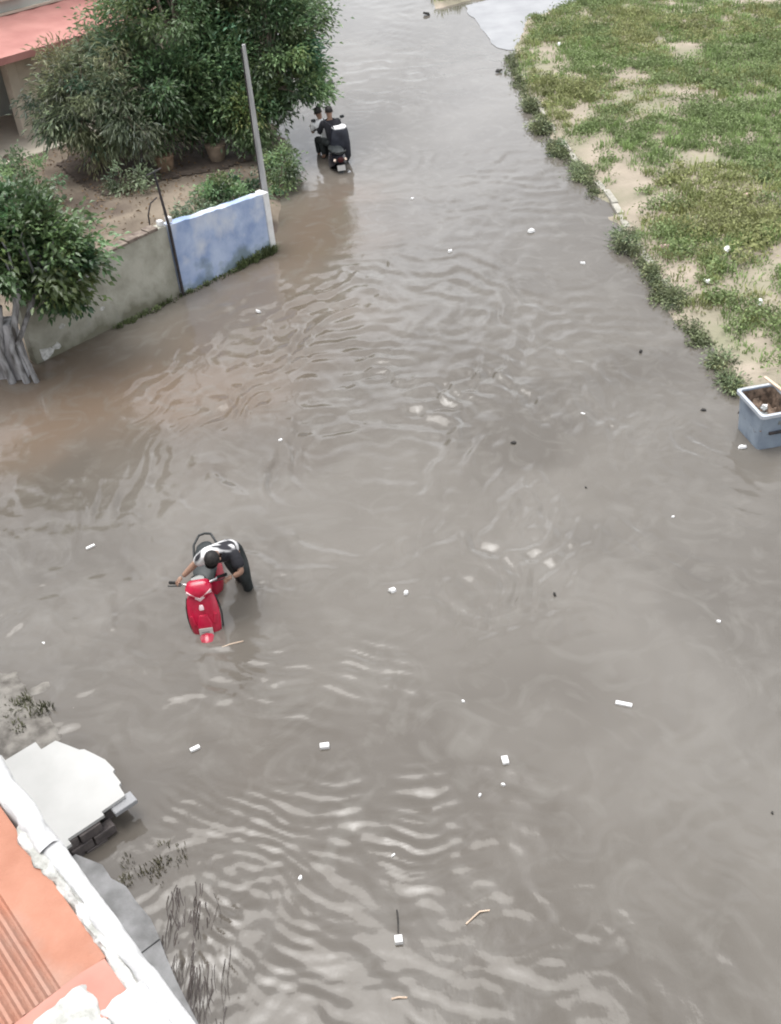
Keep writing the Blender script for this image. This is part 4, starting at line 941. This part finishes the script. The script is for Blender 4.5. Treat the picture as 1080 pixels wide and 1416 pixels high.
# ------------------------------------------------------------------ things afloat
fb = empty('floating_board', (-.86, 30.2, .02), R(6), 'grey board adrift by the overhanging tree', 'board')
MB().box(-.30, .30, -.20, .20, -.04, .03, .02).build('panel', M['board'], fb)
MB().box(.25, .31, -.21, .21, -.05, .10, .01).build('raised_edge', M['iron'], fb)
def scrap(name, x, y, s_, m, label, cat='litter', group=None, rz=None, ratio=.6, seed=0, dz=.004):
    r2 = random.Random(int(x * 1000 + y * 100)); k = 7; rg = []
    poly = [(math.cos(i * 6.283 / k) * s_ * r2.uniform(.35, .6), math.sin(i * 6.283 / k) * s_ * ratio * r2.uniform(.35, .6)) for i in range(k)]
    z = [r2.uniform(0, .3) * s_ for _ in range(k)]
    mb = MB(); mb.add([(a, c_, z[i] - .02) for i, (a, c_) in enumerate(poly)] + [(a * .8, c_ * .8, z[i] * .7 + s_ * .18) for i, (a, c_) in enumerate(poly)],
                      [tuple(range(k))[::-1], tuple(range(k, 2 * k))] + [(i, (i + 1) % k, k + (i + 1) % k, k + i) for i in range(k)])
    o = mb.build(name, m); o.location = (x, y, dz); o.rotation_euler = (0, 0, rz if rz is not None else r2.uniform(0, 3)); return tag(o, label, cat, group)
GW = 'small white scrap of litter adrift on open water'; GG = 'white scraps adrift'
scrap('litter_scrap', -2.02, 16.79, .13, M['litter'], 'white scrap of litter floating off the foot of the boundary wall')
scrap('litter_scrap', 3.9, 17.6, .1, M['litter'], 'white scrap of litter drifting close to the largest kerbside tuft')
for (x, y, s_) in ((-1.5, 12.66, .07), (2.91, 12.65, .08), (3.21, 19.19, .16), (1.56, 18.62, .10), (3.55, 8.24, .06), (-4.16, 8.84, .05), (3.55, 10.14, .05), (1.04, 21.41, .08), (.59, 7.4, .05), (-1.11, 5.47, .06), (-.25, 5.62, .05), (.62, 6.2, .05), (.86, 6.3, .05)):
    scrap('litter_scrap', x, y, s_, M['litter'], GW, group=GG)
DW = 'small dark lump of debris adrift on open water'
for (x, y, s_) in ((1.81, 12.07, .09), (1.83, 8.92, .06), (3.29, 5.72, .04), (2.6, 10.9, .05)):
    scrap('debris_lump', x, y, s_, M['litterdark'], DW, 'debris', 'dark debris adrift')
for (x, y, s_, l_) in ((4.15, 14.27, .10, 'dark debris lump afloat off the bare sandy shore'), (4.62, 12.47, .09, 'dark debris lump afloat just behind the grey bin'), (4.05, 30.02, .22, 'dark debris lump afloat near the far end of the kerb'), (2.62, 37.2, .3, 'large dark debris lump afloat by the pale side road')):
    scrap('debris_lump', x, y, s_, M['litterdark'], l_, 'debris')
scrap('litter_scrap', 4.86, 11.48, .11, M['litter'], 'white scrap floating against the grey bin', rz=0)
scrap('paper_cup', -.06, 9.22, .11, M['litter'], 'larger crumpled white scrap in mid-street with a second beside it', rz=.3)
scrap('paper_cup', .10, 9.16, .09, M['litter'], 'smaller white scrap paired beside the larger crumpled one', rz=1.0)
def block(x, y, a_, b_, c_, rz, label):
    o = MB().box(-a_, a_, -b_, b_, -.015, c_, .006).build('foam_block', M['litter']); o.location = (x, y, .004); o.rotation_euler = (0, 0, rz); return tag(o, label, 'foam block')
block(-.25, 4.78, .034, .034, .045, R(2), 'white square foam block with sharp edges afloat beside a twig')
block(-.88, 6.96, .048, .030, .03, R(3), 'white oblong foam block floating in smooth water past the platform')
block(-2.22, 7.07, .052, .022, .03, R(28), 'slanted white foam stick floating off the white platform corner')
block(.92, 6.58, .032, .045, .03, R(5), 'upright white foam block alone on calm water')
block(2.24, 7.17, .085, .022, .02, R(-22), 'long thin white foam strip drifting alone')
block(-3.91, 10.56, .06, .018, .02, R(35), 'thin white foam sliver near the left bank')
def twig(x, y, pts, label, m, r_=.007):
    o = MB().tube(pts, r_, 5).build('twig', m, None, True); o.location = (x, y, .006); return tag(o, label, 'twig')
twig(.44, 4.93, [(-.10, -.05, 0), (-.02, .01, .01), (.03, .05, .01), (.12, .06, 0)], 'pale forked twig drifting on the water', M['timber'])
twig(-.25, 4.93, [(0, -.08, 0), (.005, .04, .01), (.0, .14, 0)], 'dark twig touching the square foam block', M['litterdark'])
twig(-1.95, 8.55, [(-.10, -.03, 0), (0, 0, .01), (.14, .04, 0)], 'pale twig in the wake beside the red scooter', M['timber'], .008)
twig(-.28, 4.28, [(-.06, 0, 0), (.0, .005, .008), (.07, 0, 0)], 'short pale stick floating near the square foam block', M['timber'], .008)
for (x, y, s_, m, l_) in ((6.38, 17.16, .20, 'litter', 'white plastic bag lying in the field grass'), (5.41, 17.68, .20, 'pink', 'pinkish wrapper on the bare soil by the kerb'), (5.73, 16.14, .14, 'litter', 'white wrapper at the field edge among dark weeds'),
                          (6.29, 15.14, .16, 'litter', 'torn white scrap in the grass near the sandy slope'), (5.98, 31.49, .16, 'litter', 'white scrap in the far corner of the field grass'), (7.43, 19.42, .18, 'pink', 'pale wrapper on a dry patch in mid-field')):
    z = float(field_z(np.array([[x]]), np.array([[y]]))[0, 0]); scrap('field_litter', x, y, s_, M[m], l_, dz=z + .05)
